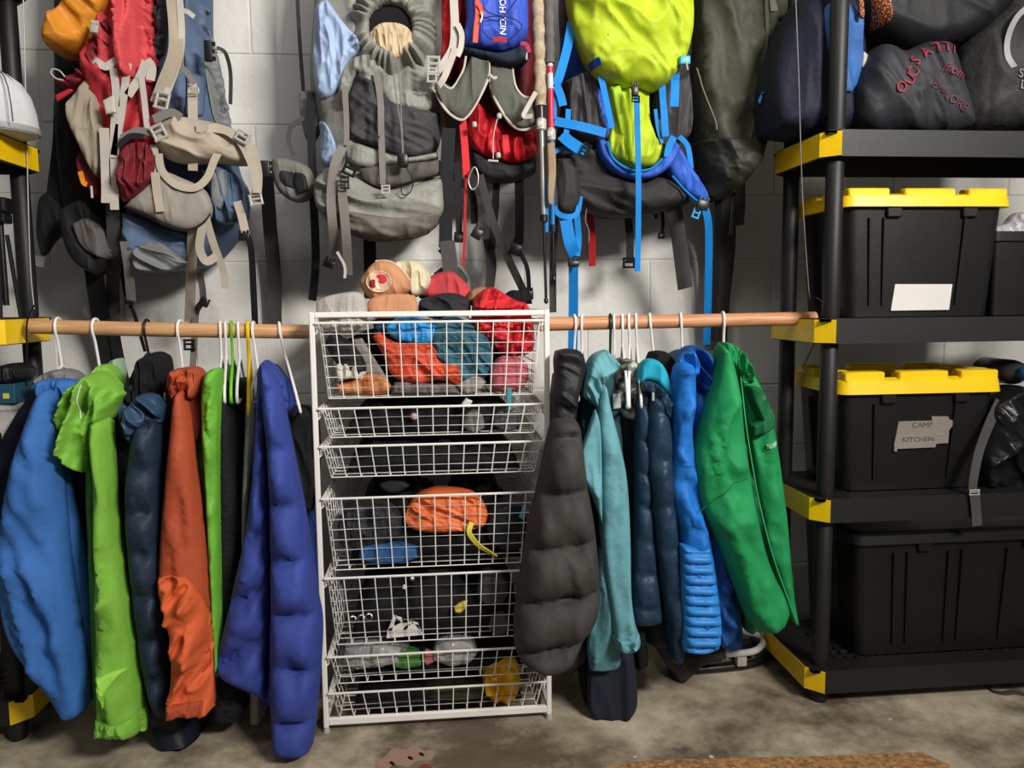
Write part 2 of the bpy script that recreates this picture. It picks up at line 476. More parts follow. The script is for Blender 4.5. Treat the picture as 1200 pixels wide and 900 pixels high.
def floor_mat():
    m = bpy.data.materials.new('concrete_floor'); m.use_nodes = True; nt = m.node_tree; nd = nt.nodes; lk = nt.links
    b = nd['Principled BSDF']; b.inputs['Roughness'].default_value = .55; b.inputs['Specular IOR Level'].default_value = .35
    tc = nd.new('ShaderNodeTexCoord')
    def noise(s, d=6): 
        n = nd.new('ShaderNodeTexNoise'); n.inputs['Scale'].default_value = s; n.inputs['Detail'].default_value = d; n.inputs['Roughness'].default_value = .65
        lk.new(tc.outputs['Object'], n.inputs['Vector']); return n
    n1 = noise(2.6); r1 = nd.new('ShaderNodeValToRGB')
    r1.color_ramp.elements[0].position = .40; r1.color_ramp.elements[0].color = (*lin((112, 98, 82)), 1)
    r1.color_ramp.elements[1].position = .58; r1.color_ramp.elements[1].color = (*lin((206, 193, 168)), 1)
    lk.new(n1.outputs['Fac'], r1.inputs['Fac'])
    n2 = noise(11); r2 = nd.new('ShaderNodeValToRGB')
    r2.color_ramp.elements[0].position = .35; r2.color_ramp.elements[0].color = (.6, .57, .54, 1)
    r2.color_ramp.elements[1].position = .65; r2.color_ramp.elements[1].color = (1, 1, 1, 1)
    lk.new(n2.outputs['Fac'], r2.inputs['Fac'])
    mx = nd.new('ShaderNodeMix'); mx.data_type = 'RGBA'; mx.blend_type = 'MULTIPLY'; mx.inputs['Factor'].default_value = .8
    lk.new(r1.outputs['Color'], mx.inputs['A']); lk.new(r2.outputs['Color'], mx.inputs['B'])
    vo = nd.new('ShaderNodeTexVoronoi'); vo.inputs['Scale'].default_value = 9; lk.new(tc.outputs['Object'], vo.inputs['Vector'])
    cp = nd.new('ShaderNodeMath'); cp.operation = 'LESS_THAN'; cp.inputs[1].default_value = .055; lk.new(vo.outputs['Distance'], cp.inputs[0])
    n4 = noise(3.1, 2); g4 = nd.new('ShaderNodeMath'); g4.operation = 'GREATER_THAN'; g4.inputs[1].default_value = .5; lk.new(n4.outputs['Fac'], g4.inputs[0])
    ml = nd.new('ShaderNodeMath'); ml.operation = 'MULTIPLY'; lk.new(cp.outputs[0], ml.inputs[0]); lk.new(g4.outputs[0], ml.inputs[1])
    m2 = nd.new('ShaderNodeMix'); m2.data_type = 'RGBA'; m2.inputs['B'].default_value = (*lin((205, 198, 186)), 1)
    lk.new(ml.outputs[0], m2.inputs['Factor']); lk.new(mx.outputs['Result'], m2.inputs['A'])
    lk.new(m2.outputs['Result'], b.inputs['Base Color'])
    n3 = noise(70, 4); bp = nd.new('ShaderNodeBump'); bp.inputs['Strength'].default_value = .25; bp.inputs['Distance'].default_value = .004
    lk.new(n3.outputs['Fac'], bp.inputs['Height']); lk.new(bp.outputs['Normal'], b.inputs['Normal'])
    return m
fl = MB().box(-3.2, 4.2, -2.5, WY+.004, -.1, 0).build('floor', floor_mat()); fl['kind'] = 'structure'
# pinkish paint stain with three dark specks
stm = mat('pink_stain', (160, 138, 118), .6, .2, 60, .2, .2, cscale=30, col2=(172, 126, 112))
def floor_patch(name, poly, h, m, par=None):
    pl = cr(poly, 5); pts = [PF(a, b) for a, b in pl]
    return MB().prism([(p.x, p.y) for p in pts], 0.0, h).build(name, m, par)
st = floor_patch('paint_stain', [(440, 896), (452, 886), (462, 877), (474, 879), (486, 874), (497, 880), (508, 879), (506, 890), (488, 892), (478, 899), (462, 896), (452, 902)], .0012, stm)
tag(st, 'faint pink paint stain with dark specks on the concrete floor', 'stain')
dk = mat('dark_speck', (32, 18, 14), .8, 0, fine=0)
for a, b in ((459.5, 895), (481, 889), (494, 884.5)):
    floor_patch('speck', [(a-3.2, b-1.4), (a, b-2), (a+3.2, b+.6), (a+2, b+2.2), (a-2, b+1.2)], .0018, dk, st)
st2 = floor_patch('paint_spot', [(491, 899), (499, 895.5), (506, 899), (504, 908), (494, 908)], .001, mat('red_stain', (150, 70, 66), .6))
tag(st2, 'small red paint spot on the floor beside the pink stain', 'stain')
cork = mat('cork_mat', (178, 132, 84), .9, .8, 160, .3, .3, cscale=90)
cp_ = [PF(690, 905), PF(760, 893.5), PF(860, 891), PF(960, 889), PF(1080, 884), PF(1112, 899), PF(1120, 930), PF(1000, 960), PF(760, 960)]
tag(MB().prism([(p.x, p.y) for p in cp_][::-1], .0005, .006).build('cork_mat', cork), 'speckled tan cork mat lying flat on the concrete floor', 'mat')

# ------------------------------------------------------------------ wire drawer unit
FY, FB = 1.887, 2.415
xl, xr = -.2845, .2665
zt = P(500, 364.5, FY).z
du = thing('wire_drawer_unit', 'white steel frame with seven sliding wire baskets between two coat rods', 'drawer unit', ((xl+xr)/2, (FY+FB)/2, 0))
pwid = .0125
for x in (xl, xr):
    for y in (FY, FB):
        MB().rbox(x-pwid/2, x+pwid/2, y-.006, y+.006, .012, zt, .002, 1).build('post', white_wire, du)
        MB().lathe([(.009, 0), (.009, .004), (.006, .013)], (x, y, 0), 12).build('foot', clip_gry, du, True)
for y in (FY, FB):
    MB().rbox(xl+pwid/2, xr-pwid/2, y-.006, y+.006, zt-.013, zt, .002, 1).build('top_rail', white_wire, du)
    MB().rbox(xl+pwid/2, xr-pwid/2, y-.006, y+.006, .018, .036, .002, 1).build('bottom_rail', white_wire, du)
for x in (xl, xr):
    for z in (zt-.006, .027):
        MB().rbox(x-.005, x+.005, FY+.006, FB-.006, z-.006, z+.006, .002, 1).build('side_rail', white_wire, du)
# rim height (left pixel row) and floor height of each basket
bk = [(377, 464), (476, 509), (520, 555), (580, 662), (672, 748), (763, 793), (805, 832)]
for k, (a, b) in enumerate(bk):
    zr, zb = P(500, a, FY-.004).z, P(500, b, FY+.01).z
    bx0, bx1 = xl+.018, xr-.018
    y0, y1 = FY-.012, FB-.02
    tp = .012; tx = .015
    cx0, cx1, cy0, cy1 = bx0+tx, bx1-tx, y0+tp, y1-tp
    mb = MB(); r = .0014
    nx = 14
    def seg(p, q): mb.tube([p, q], r, 5, cap=False)
    for i in range(nx+1):
        f = i/nx; xt = bx0+(bx1-bx0)*f; xb = cx0+(cx1-cx0)*f
        seg((xt, y0, zr), (xb, cy0, zb)); seg((xb, cy0, zb), (xb, cy1, zb)); seg((xb, cy1, zb), (xt, y1, zr))
    ny = 14
    for i in range(ny+1):
        f = i/ny; yt = y0+(y1-y0)*f; yb = cy0+(cy1-cy0)*f
        seg((bx0, yt, zr), (cx0, yb, zb)); seg((cx0, yb, zb), (cx1, yb, zb)); seg((cx1, yb, zb), (bx1, yt, zr))
    n = max(2, round((zr-zb)/.027))
    for i in range(1, n):
        f = i/n
        x0, x1 = bx0+tx*f, bx1-tx*f; ya, yb = y0+tp*f, y1-tp*f; z = zr+(zb-zr)*f
        mb.tube([(x0, ya, z), (x1, ya, z), (x1, yb, z), (x0, yb, z)], r, 5, True)
    bo = mb.build('wire_basket', white_wire, du, True)
    MB().tube([(bx0-.008, y0, zr), (bx1+.008, y0, zr), (bx1+.008, y1, zr), (bx0-.008, y1, zr)], .003, 6, True).build('rim', white_wire, bo, True)
    for s_, x in ((-1, xl), (1, xr)):
        xx = x-s_*.009
        mb = MB().box(min(xx, xx-s_*.004), max(xx, xx-s_*.004), FY-.004, FB, zr-.012, zr-.002).box(min(xx-s_*.004, xx-s_*.009), max(xx-s_*.004, xx-s_*.009), FY-.004, FB, zr-.012, zr-.0095)
        mb.tube([(xx, FY+.004, zr-.012), (xx-s_*.002, FY+.004, zr-.022), (x, FY+.004, zr-.030)], .0028, 6)
        mb.build('runner', white_wire, du)

# ------------------------------------------------------------------ coat rods
def rod(name, pts, y, m, label):
    P3 = [P(a, b, y) for a, b in pts]
    ax = cr([p[:] for p in P3], 10, False)
    return tag(MB().tube([Vector(p) for p in ax], .0175, 20).build(name, m, None, True), label, 'rod')
RY = 2.0
rod_left = rod('coat_rod', [(37, 382.5), (200, 386.5), (369, 389)], RY, wood_l, 'pale round wooden coat rod ending at the shelf beside the blue jacket')
rod_right = rod('coat_rod', [(632, 380), (790, 376.5), (955, 373)], RY, wood_r, 'reddish wooden coat rod carrying the green and black jackets')
def rod_z(x):
    # centre height of the rod under a given x
    if x < 0: a, b = P(37, 382.5, RY), P(369, 389, RY)
    else: a, b = P(632, 380, RY), P(955, 373, RY)
    f = (x-a.x)/(b.x-a.x); return a.z+(b.z-a.z)*f

# ------------------------------------------------------------------ plastic shelving
def plan(x0, x1, y0, y1, c):
    return [(x0+c, y0), (x1-c, y0), (x1, y0+c), (x1, y1-c), (x1-c, y1), (x0+c, y1), (x0, y1-c), (x0, y0+c)]
def shelving(name, label, x0, x1, y0, y1, tops, th, zmax, inner):
    u = thing(name, label, 'shelving', ((x0+x1)/2, (y0+y1)/2, 0))
    c = .035; pr = .0215
    px_ = [(x0+.042, y0+.042), (x1-.042, y0+.042), (x0+.042, y1-.042), (x1-.042, y1-.042)]
    zs = [0]+list(tops)+[zmax]
    for i, z in enumerate(tops):
        sh = MB()
        # hollow tray: skirt, deck lattice
        a, b = plan(x0, x1, y0, y1, c), plan(x0+.007, x1-.007, y0+.007, y1-.007, c-.003)
        n = 8
        V = [(q[0], q[1], z-th) for q in a]+[(q[0], q[1], z) for q in a]+[(q[0], q[1], z) for q in b]+[(q[0], q[1], z-th) for q in b]
        F = []
        for k in range(n):
            j = (k+1) % n
            for lo in range(4):
                hi = (lo+1) % 4; F.append((lo*n+k, lo*n+j, hi*n+j, hi*n+k))
        sh.add(V, F)
        so = sh.build('shelf', black_pl, u)
        de = MB()
        xx = x0+.03
        de.box(x0+.006, x0+.09, y0+.006, y1-.006, z-.008, z-.001).box(x1-.09, x1-.006, y0+.006, y1-.006, z-.008, z-.001)
        de.box(x0+.006, x1-.006, y0+.006, y0+.07, z-.0085, z-.0015).box(x0+.006, x1-.006, y1-.07, y1-.006, z-.0085, z-.0015)
        xx = x0+.1
        while xx < x1-.1: de.box(xx, xx+.008, y0+.06, y1-.06, z-.012, z-.002); xx += .03
        yy = y0+.085
        while yy < y1-.07: de.box(x0+.08, x1-.08, yy, yy+.008, z-.0125, z-.0025); yy += .03
        de.build('deck', black_pl, so)
        # yellow end panels on both short sides, wrapping the chamfered corners
        for sd in (-1, 1):
            e = .0025; zl, zu = z-th+.002, z-.003
            if sd < 0: q = [(x0+c, y0-e), (x0-e, y0+c), (x0-e, y1-c), (x0+c, y1+e)]; qi = [(x0+c, y0+.004), (x0+.004, y0+c), (x0+.004, y1-c), (x0+c, y1-.004)]
            else: q = [(x1-c, y0-e), (x1+e, y0+c), (x1+e, y1-c), (x1-c, y1+e)]; qi = [(x1-c, y0+.004), (x1-.004, y0+c), (x1-.004, y1-c), (x1-c, y1-.004)]
            V = [(p[0], p[1], zl) for p in q]+[(p[0], p[1], zu) for p in q]+[(p[0], p[1], zu) for p in qi]+[(p[0], p[1], zl) for p in qi]
            F = []
            for k in range(3):
                for lo in range(4):
                    hi = (lo+1) % 4; F.append((lo*4+k, lo*4+k+1, hi*4+k+1, hi*4+k))
            F += [(0, 4, 8, 12), (3, 7, 11, 15)]
            MB().add(V, F).build('end_panel', yellow_pl, so)
    prev = 0
    for i, z in enumerate(list(tops)+[zmax]):
        top = z-th*.6 if i < len(tops) else z
        if top-prev > .005:
            for qx, qy in px_:
                MB().lathe([(pr*.92, prev), (pr, prev+.01 if top-prev > .03 else prev+.002), (pr, top-.002), (pr*.95, top)], (qx, qy, 0), 20).build('post', black_pl, u, True)
        prev = z-.002
    return u
SX0, SY0, SY1 = .94, 1.857, 2.18
tops = [P(1000, 784.5, SY0).z, P(1000, 584, SY0).z, P(1000, 373, SY0).z, P(1000, 151.5, SY0).z]
shelving('plastic_shelving_unit', 'black plastic shelving with yellow ends holding the storage totes', SX0, SX0+.92, SY0, SY1, tops, .062, tops[3]+.5, True)
# ------------------------------------------------------------------ left shelving, seen by its right end
LX1 = P(62, 385, 2.18).x+.002
lt = [.115, .50, P(40, 376, 2.17).z+.01, P(14, 158, 2.0).z, 1.86]
shelving('plastic_shelving_unit', 'black plastic shelving with yellow end panels beside the blue jacket', LX1-.92, LX1, 1.905, 2.19, lt, .062, 2.2, True)
# round grey mesh-topped cap on the upper shelf
gm = fab('grey_mesh', (196, 198, 200), .8, bump=.6, bscale=260)
cap = thing('helmet', 'round pale grey helmet resting on the upper yellow-ended shelf', 'helmet', (P(8, 156, 2.0).x, 2.0, lt[3]))
c0 = P(-2, 156, 2.0)
R_ = .082
prof = [(R_*1.0, 0), (R_*1.03, .012), (R_*.99, .05), (R_*.88, .088), (R_*.66, .118), (R_*.36, .136), (.004, .142)]
MB().lathe(prof, (c0.x, 2.0, lt[3]), 28).build('shell', gm, cap, True)
MB().lathe([(R_*1.05, .002), (R_*1.07, .008), (R_*1.05, .016)], (c0.x, 2.0, lt[3]), 28).build('rim', mat('grey_rim', (150, 150, 150), .5), cap, True)
for a in (-.5, .5, 1.5):
    pts = [Vector((c0.x+math.cos(a)*r, 2.0-abs(math.sin(a)+.8)*0-math.sin(a+.9)*r, lt[3]+h+.001)) for r, h in prof[1:]]
    MB().tube(pts, .0016, 5).build('seam', mat('dark_seam', (96, 92, 92), .7), cap, True)
# black tripod by the post
tr = thing('tripod', 'black camera tripod standing on the mid yellow-ended shelf', 'tripod', (P(4, 376, 1.99).x, 2.0, lt[2]))
tx = P(3, 300, 2.0).x
MB().rbox(tx-.03, tx+.026, 1.975, 2.025, P(5, 250, 2).z, P(5, 232, 2).z, .006).rbox(tx-.018, tx+.02, 1.98, 2.02, P(5, 262, 2).z, P(5, 250, 2).z, .004).build('head', clip_blk, tr)
MB().tube([(tx, 2.0, P(5, 262, 2).z), (tx, 2.0, lt[2]+.03)], .007, 10).build('column', clip_blk, tr, True)
for k in range(3):
    a = k*2.094+.5
    MB().tube([(tx+.012*math.cos(a), 2+.012*math.sin(a), P(5, 275, 2).z), (tx+.028*math.cos(a), 2+.028*math.sin(a), lt[2]+.002)], .005, 8).build('leg', clip_blk, tr, True)
# things on the shelf below the rod end
bz = lt[1]
def wx(px, y=1.98): return P(px, 460, y).x
wb = thing('storage_canister', 'white ribbed canister on the shelf behind the blue jacket', 'canister', (wx(12), 1.99, bz))
hz = P(10, 478, 1.98).z
MB().lathe([(.062, bz), (.066, bz+.01), (.066, hz-.03), (.06, hz-.02), (.06, hz)], (wx(8), 1.99, 0), 28).build('body', mat('white_plastic', (205, 203, 196), .4, 0), wb, True)
MB().lathe([(.064, hz), (.064, hz+.008), (.05, hz+.014)], (wx(8), 1.99, 0), 28).build('lid', mat('grey_plastic', (165, 163, 158), .4, 0), wb, True)
MB().rbox(wx(4), wx(13), 1.92, 1.932, hz-.13, hz-.05, .004).build('handle', clip_blk, wb, True)
bb = thing('cardboard_carton', 'small blue carton with yellow print stacked on the white canister', 'carton', (wx(10), 1.99, hz+.014))
t_ = P(10, 448, 1.98).z
MB().rbox(wx(-14), wx(30), 1.93, 2.05, hz+.015, t_, .002, 1).build('box', mat('blue_carton', (28, 72, 92), .6, 0), bb)
MB().box(wx(17), wx(24), 1.9285, 1.9305, hz+.028, hz+.04).build('print', mat('yellow_print', (206, 200, 70), .6, 0), bb)
MB().box(wx(2), wx(12), 1.9285, 1.9305, hz+.02, hz+.042).build('print', mat('white_print', (190, 195, 198), .6, 0), bb)
gl = soft('work_glove', [(-12, 447), (-10, 436), (2, 428), (18, 426), (29, 432), (30, 443), (18, 449), (2, 450)], 1.98, .05, .05, fab('black_rubber', (26, 27, 28), .4), wr=.006, ws=.02)
tag(gl, 'crumpled black glove lying on the blue carton', 'glove')
# hanging cords
cd = cord('cord', [(27, -12, 2.1), (31, 150, 2.09), (35, 300, 2.085), (40, 362, 2.08)], .0014, 2.1, clip_gry)
tag(cd, 'thin pale cord hanging down along the black shelving post', 'cord')
cd = cord('cord', [(40, 358, 2.06), (34, 370, 2.02), (31, 385, 1.98), (32, 420, 1.98), (31, 452, 1.98)], .0022, 2.02, clip_blk)
tag(cd, 'black cord looped over the end of the pale coat rod', 'cord')
# ------------------------------------------------------------------ totes on the right shelves
tote_blk = mat('tote_black', (21, 20, 20), .42, .1, 200, .1, .2)
def rrect(x0, x1, y0, y1, r, n=4):
    out = []
    for cx, cy, a in ((x1-r, y1-r, 0), (x0+r, y1-r, 90), (x0+r, y0+r, 180), (x1-r, y0+r, 270)):
        for k in range(n+1):
            q = math.radians(a+90*k/n); out.append((cx+r*math.cos(q), cy+r*math.sin(q)))
    return out
def tote(label, x0, x1, y0, y1, zb, zl, zt_, lid_m, group=None, notches=True, ribs=(.2, .62)):
    t = thing('storage_tote', label, 'tote', ((x0+x1)/2, (y0+y1)/2, zb), group)
    ov = .012; tp = .018
    body = MB()
    body.frustum(rrect(x0+ov+tp, x1-ov-tp, y0+ov+tp*.7, y1-ov-tp*.7, .03), zb, rrect(x0+ov, x1-ov, y0+ov, y1-ov, .03), zl)
    bo = body.build('body', tote_blk, t, True)
    # vertical ribs on the front and the left side, following the taper
    wd = x1-x0
    for f in ribs:
        for kx_ in (0,):
            xt = x0+ov+(wd-2*ov)*f; xb = x0+ov+tp+(wd-2*ov-2*tp)*f
            yt, yb = y0+ov, y0+ov+tp*.7
            MB().add([(xb-.003, yb-.001, zb+.03), (xb+.003, yb-.001, zb+.03), (xt+.003, yt-.001, zl-.03), (xt-.003, yt-.001, zl-.03),
                      (xb-.002, yb-.007, zb+.03), (xb+.002, yb-.007, zb+.03), (xt+.002, yt-.007, zl-.03), (xt-.002, yt-.007, zl-.03)],
                     [(4, 5, 6, 7), (0, 1, 5, 4), (1, 2, 6, 5), (2, 3, 7, 6), (3, 0, 4, 7)]).build('rib', tote_blk, bo)
    for i in range(2):
        yt = y0+ov+(y1-y0-2*ov)*(i+1)/3; xt, xb = x0+ov, x0+ov+tp
        MB().add([(xb+.001, yt-.004, zb+.03), (xb+.001, yt+.004, zb+.03), (xt+.001, yt+.004, zl-.03), (xt+.001, yt-.004, zl-.03),
                  (xb-.007, yt-.003, zb+.03), (xb-.007, yt+.003, zb+.03), (xt-.007, yt+.003, zl-.03), (xt-.007, yt-.003, zl-.03)],
                 [(7, 6, 5, 4), (4, 5, 1, 0), (5, 6, 2, 1), (6, 7, 3, 2), (7, 4, 0, 3)]).build('rib', tote_blk, bo)
    h = zt_-zl
    lid = MB()
    A = rrect(x0-.004, x1+.004, y0-.004, y1+.004, .034); B = rrect(x0, x1, y0, y1, .034); B2 = rrect(x0+.02, x1-.02, y0+.02, y1-.02, .03); B3 = rrect(x0+.03, x1-.03, y0+.03, y1-.03, .03)
    n = len(A)
    V = [(p[0], p[1], zl-.004) for p in A]+[(p[0], p[1], zl+h*.55) for p in B]+[(p[0], p[1], zl+h*.7) for p in B2]+[(p[0], p[1], zl+h*.35) for p in B3]
    F = [(k*n+i, k*n+(i+1) % n, (k+1)*n+(i+1) % n, (k+1)*n+i) for k in range(3) for i in range(n)]+[[3*n+i for i in range(n)], list(range(n))[::-1]]
    lo = lid.add(V, F).build('lid', lid_m, t, True)
    if notches:
        w2 = (x1-x0)
        for a, b in ((.03, .27), (.36, .66), (.74, .97)):
            MB().rbox(x0+w2*a, x0+w2*b, y0+.004, y0+.05, zl+h*.3, zt_, .004, 1).build('raised_pad', lid_m, lo, True)
            MB().rbox(x0+w2*a, x0+w2*b, y1-.05, y1-.004, zl+h*.3, zt_, .004, 1).build('raised_pad', lid_m, lo, True)
        for a, b in ((.2, .45), (.55, .8)):
            MB().rbox(x0+.004, x0+.05, y0+(y1-y0)*a, y0+(y1-y0)*b, zl+h*.3, zt_, .004, 1).build('raised_pad', lid_m, lo, True)
            MB().rbox(x1-.05, x1-.004, y0+(y1-y0)*a, y0+(y1-y0)*b, zl+h*.3, zt_, .004, 1).build('raised_pad', lid_m, lo, True)
    for a in (.3, .75):                       # latches
        xc = x0+(x1-x0)*a
        MB().rbox(xc-.02, xc+.02, y0+.002, y0+.014, zl-.03, zl-.002, .003, 1).build('latch', tote_blk, t, True)
    return t, bo
TY0, TY1 = 1.905, 2.19
def X(px, py, y=TY0): return P(px, py, y).x
def Z(px, py, y=TY0): return P(px, py, y).z
paper = mat('white_label', (214, 210, 204), .6, 0, var=.03)
t1, b1 = tote('black tote with yellow lid and a blank white label', X(990, 235), X(1188, 235), TY0, TY1, tops[2]+.001, Z(1090, 240), Z(1090, 220), yellow_pl, ribs=(.14, .74, .23))
yy = TY0+.019
MB().add([(P(a, b, yy).x, yy+c, P(a, b, yy).z) for c in (-.0006, .004) for a, b in ((1044, 364), (1112, 363), (1116, 333), (1049, 333))],
         [(0, 1, 2, 3), (7, 6, 5, 4), (0, 4, 5, 1), (1, 5, 6, 2), (2, 6, 7, 3), (3, 7, 4, 0)]).build('paper_label', paper, t1)
t2, b2 = tote('black tote with yellow lid and a torn strip of duct tape', X(986, 450), X(1177, 450), TY0, TY1, tops[1]+.001, Z(1080, 459), Z(1080, 435), yellow_pl, ribs=(.2, .73))
duct = mat('duct_tape', (136, 128, 118), .5, .3, 120, .1, .3)
yy = TY0+.012
tp_ = [(1053, 494), (1092, 493), (1092, 488), (1111, 488), (1112, 491), (1117, 493), (1116, 499), (1112, 504), (1111, 519), (1097, 520), (1096, 524), (1051, 526), (1051, 529), (1048, 529), (1048, 520), (1051, 505)]
V = [(P(a, b, yy).x, yy-.001, P(a, b, yy).z) for a, b in tp_]; n = len(V)
V += [(a, b+.006, c) for a, b, c in V]
tpo = MB().add(V, [list(range(n)), [n+i for i in range(n)][::-1]]+[(i, n+i, n+(i+1) % n, (i+1) % n) for i in range(n)]).build('tape_label', duct, t2)
ink = mat('ink', (98, 92, 86), .7, 0, fine=0)
text('lettering', 'CAMP', 1081, 498, yy-.0016, 6, ink, tpo, wide=1.15)
text('lettering', 'KITCHEN', 1076, 515, yy-.0016, 6, ink, tpo, wide=1.15)
t3, b3 = tote('large plain black tote with black lid on the bottom shelf', X(1002, 625), X(1002, 625)+.66, TY0, TY1+.05, tops[0]+.001, Z(1090, 634), Z(1090, 619), tote_blk, notches=False, ribs=(.16, .22, .4, .46, .66, .84))
# small black bin beside the upper tote
sx0 = X(1165, 300, 1.93)
sb = thing('open_bin', 'small open black bin holding papers beside the upper tote', 'bin', (sx0+.1, 2.0, tops[2]+.001))
zb_, zt2 = tops[2]+.001, Z(1180, 272, 1.93)
o1 = rrect(sx0, sx0+.26, 1.93, 2.12, .012); o2 = rrect(sx0+.012, sx0+.248, 1.942, 2.108, .01); i2 = rrect(sx0+.005, sx0+.255, 1.936, 2.114, .01); i1 = rrect(sx0+.016, sx0+.244, 1.948, 2.102, .01)
n = len(o1)
V = [(p[0], p[1], zb_) for p in o2]+[(p[0], p[1], zt2) for p in o1]+[(p[0], p[1], zt2) for p in i2]+[(p[0], p[1], zb_+.006) for p in i1]
MB().add(V, [(k*n+i, k*n+(i+1) % n, (k+1)*n+(i+1) % n, (k+1)*n+i) for k in range(3) for i in range(n)]+[list(range(n))[::-1], [3*n+i for i in range(n)]]).build('bin_body', tote_blk, sb, True)
o1 = rrect(sx0-.006, sx0+.266, 1.924, 2.126, .014); o2 = rrect(sx0+.004, sx0+.256, 1.934, 2.116, .01)
V = [(p[0], p[1], zt2-.022) for p in o1]+[(p[0], p[1], zt2+.002) for p in o1]+[(p[0], p[1], zt2+.002) for p in o2]+[(p[0], p[1], zt2-.022) for p in o2]
MB().add(V, [(k*n+i, k*n+(i+1) % n, ((k+1) % 4)*n+(i+1) % n, ((k+1) % 4)*n+i) for k in range(4) for i in range(n)]).build('bin_rim', tote_blk, sb, True)
pg = soft('plastic_bag', [(1160, 300), (1165, 268), (1180, 262), (1196, 248), (1225, 256), (1232, 300), (1196, 330)], 2.0, .03, .03, mat('white_plastic_film', (190, 188, 190), .25, .5, 40), wr=.012, ws=.03, an=1.2)
tag(pg, 'crumpled white plastic bag poking out of the small black bin', 'plastic bag')
# upper shelf sacks
TZ = tops[3]
navy = fab('navy_nylon', (26, 29, 46), .7, bump=.3)
blue_n = fab('mid_blue_nylon', (44, 92, 158), .55)
char = fab('charcoal_nylon', (42, 42, 47), .6, bump=.3, bscale=30)
def sit(px, py, y): return P(px, py, y)
nb_ = thing('sleeping_bag_sack', 'navy sleeping bag sack with blue panel behind the shelving post', 'sack', (P(945, 155, 2.05).x, 2.05, TZ))
nb = soft('sack', [(905, 155), (901, 125), (903, 90), (912, 55), (926, 22), (945, -8), (975, -14), (1005, 10), (1012, 60), (1010, 110), (1004, 148), (985, 160), (940, 160)], 2.04, .1, .12, navy, nb_, wr=.012, ws=.09, an=3)
soft('side_panel', [(958, 20), (968, 8), (990, 10), (1004, 30), (1004, 90), (990, 112), (978, 108), (968, 84), (961, 55)], 1.96, .008, .01, blue_n, nb_, on=[nb], wr=.004)
soft('end_patch', [(1009, 62), (1028, 66), (1031, 76), (1028, 92), (1018, 88), (1008, 80)], 1.95, .004, .01, fab('cream_patch', (176, 168, 154), .7), nb_, on=[nb], wr=.002)
soft('side_panel', [(1007, 82), (1020, 88), (1022, 98), (1014, 106), (1006, 102)], 1.95, .004, .01, blue_n, nb_, on=[nb], wr=.002)
soft('brand_tab', [(905, 108), (910, 96), (911, 100), (907, 112)], 1.95, .002, .01, blue_n, nb_, on=[nb], wr=0)
rs = thing('stuff_sack', 'charcoal stuff sack with faded red lettering on the upper shelf', 'sack', (P(1075, 155, 1.98).x, 1.98, TZ))
rb = soft('sack', [(1024, 60), (1040, 50), (1062, 58), (1084, 48), (1112, 48), (1120, 70), (1126, 95), (1136, 130), (1137, 148), (1124, 156), (1090, 158), (1050, 155), (1018, 150), (1006, 135), (1008, 100)], 1.95, .07, .12, char, rs, wr=.009, ws=.05, wa=.45, an=4)
redink = mat('red_print', (130, 40, 52), .7, 0)
for ch, a, b, h, ro in (('O', 1048, 106, 12, 62), ('U', 1058, 97, 12, 60), ('C', 1063, 88, 12, 55), ('S', 1067, 74, 12, 50), ('A', 1080, 63, 12, 28), ('T', 1092, 59, 12, 8), ('T', 1103, 58, 12, -5), ('I', 1111, 61, 12, -18)):
    text('lettering', ch, a, b, 1.9, h, redink, rs, on=[rb], rot=ro, bold=.02)
text('lettering', 'from', 1108, 87, 1.9, 10, redink, rs, on=[rb], rot=-22, shear=.3)
text('lettering', 'EXPLORE', 1104, 116, 1.9, 9, mat('dark_red_print', (92, 30, 38), .6, 0), rs, on=[rb], rot=-33)
bd_ = thing('duffel_bag', 'black duffel with orange mesh panel lying on the sacks', 'duffel', (P(1100, 40, 2.0).x, 2.02, P(1100, 55, 2.0).z))
bd = soft('bag', [(1004, 8), (1012, -12), (1060, -26), (1130, -30), (1180, -20), (1186, 0), (1164, 26), (1138, 46), (1100, 60), (1064, 62), (1036, 50), (1012, 34)], 2.0, .12, .1, fab('black_nylon', (24, 25, 28), .6), bd_, wr=.008, ws=.08, wa=1.2, an=3)
orm = bpy.data.materials.new('orange_mesh'); orm.use_nodes = True
def checker_mesh(m, c1, c2, sc_):
    nt = m.node_tree; nd = nt.nodes; b = nd['Principled BSDF']; tc = nd.new('ShaderNodeTexCoord'); ck = nd.new('ShaderNodeTexVoronoi'); ck.inputs['Scale'].default_value = sc_
    r = nd.new('ShaderNodeValToRGB'); r.color_ramp.elements[0].position = .25; r.color_ramp.elements[1].position = .45
    r.color_ramp.elements[0].color = (*lin(c1), 1); r.color_ramp.elements[1].color = (*lin(c2), 1)
    nt.links.new(tc.outputs['Object'], ck.inputs['Vector']); nt.links.new(ck.outputs['Distance'], r.inputs['Fac']); nt.links.new(r.outputs['Color'], b.inputs['Base Color']); b.inputs['Roughness'].default_value = .7
checker_mesh(orm, (236, 130, 50), (70, 30, 14), 230)
soft('mesh_panel', [(1022, -10), (1036, -14), (1038, 8), (1041, 24), (1036, 30), (1029, 28), (1024, 12)], 1.9, .006, .01, orm, bd_, on=[bd], wr=.002)
soft('mesh_panel', [(1006, -4), (1011, -6), (1013, 14), (1012, 22), (1007, 16)], 1.9, .004, .01, orm, bd_, on=[bd], wr=.001)
sd_ = thing('sleeping_pad_sack', 'grey stuff sack with white mountain outline and printed words', 'sack', (P(1180, 155, 2.0).x, 2.0, TZ))
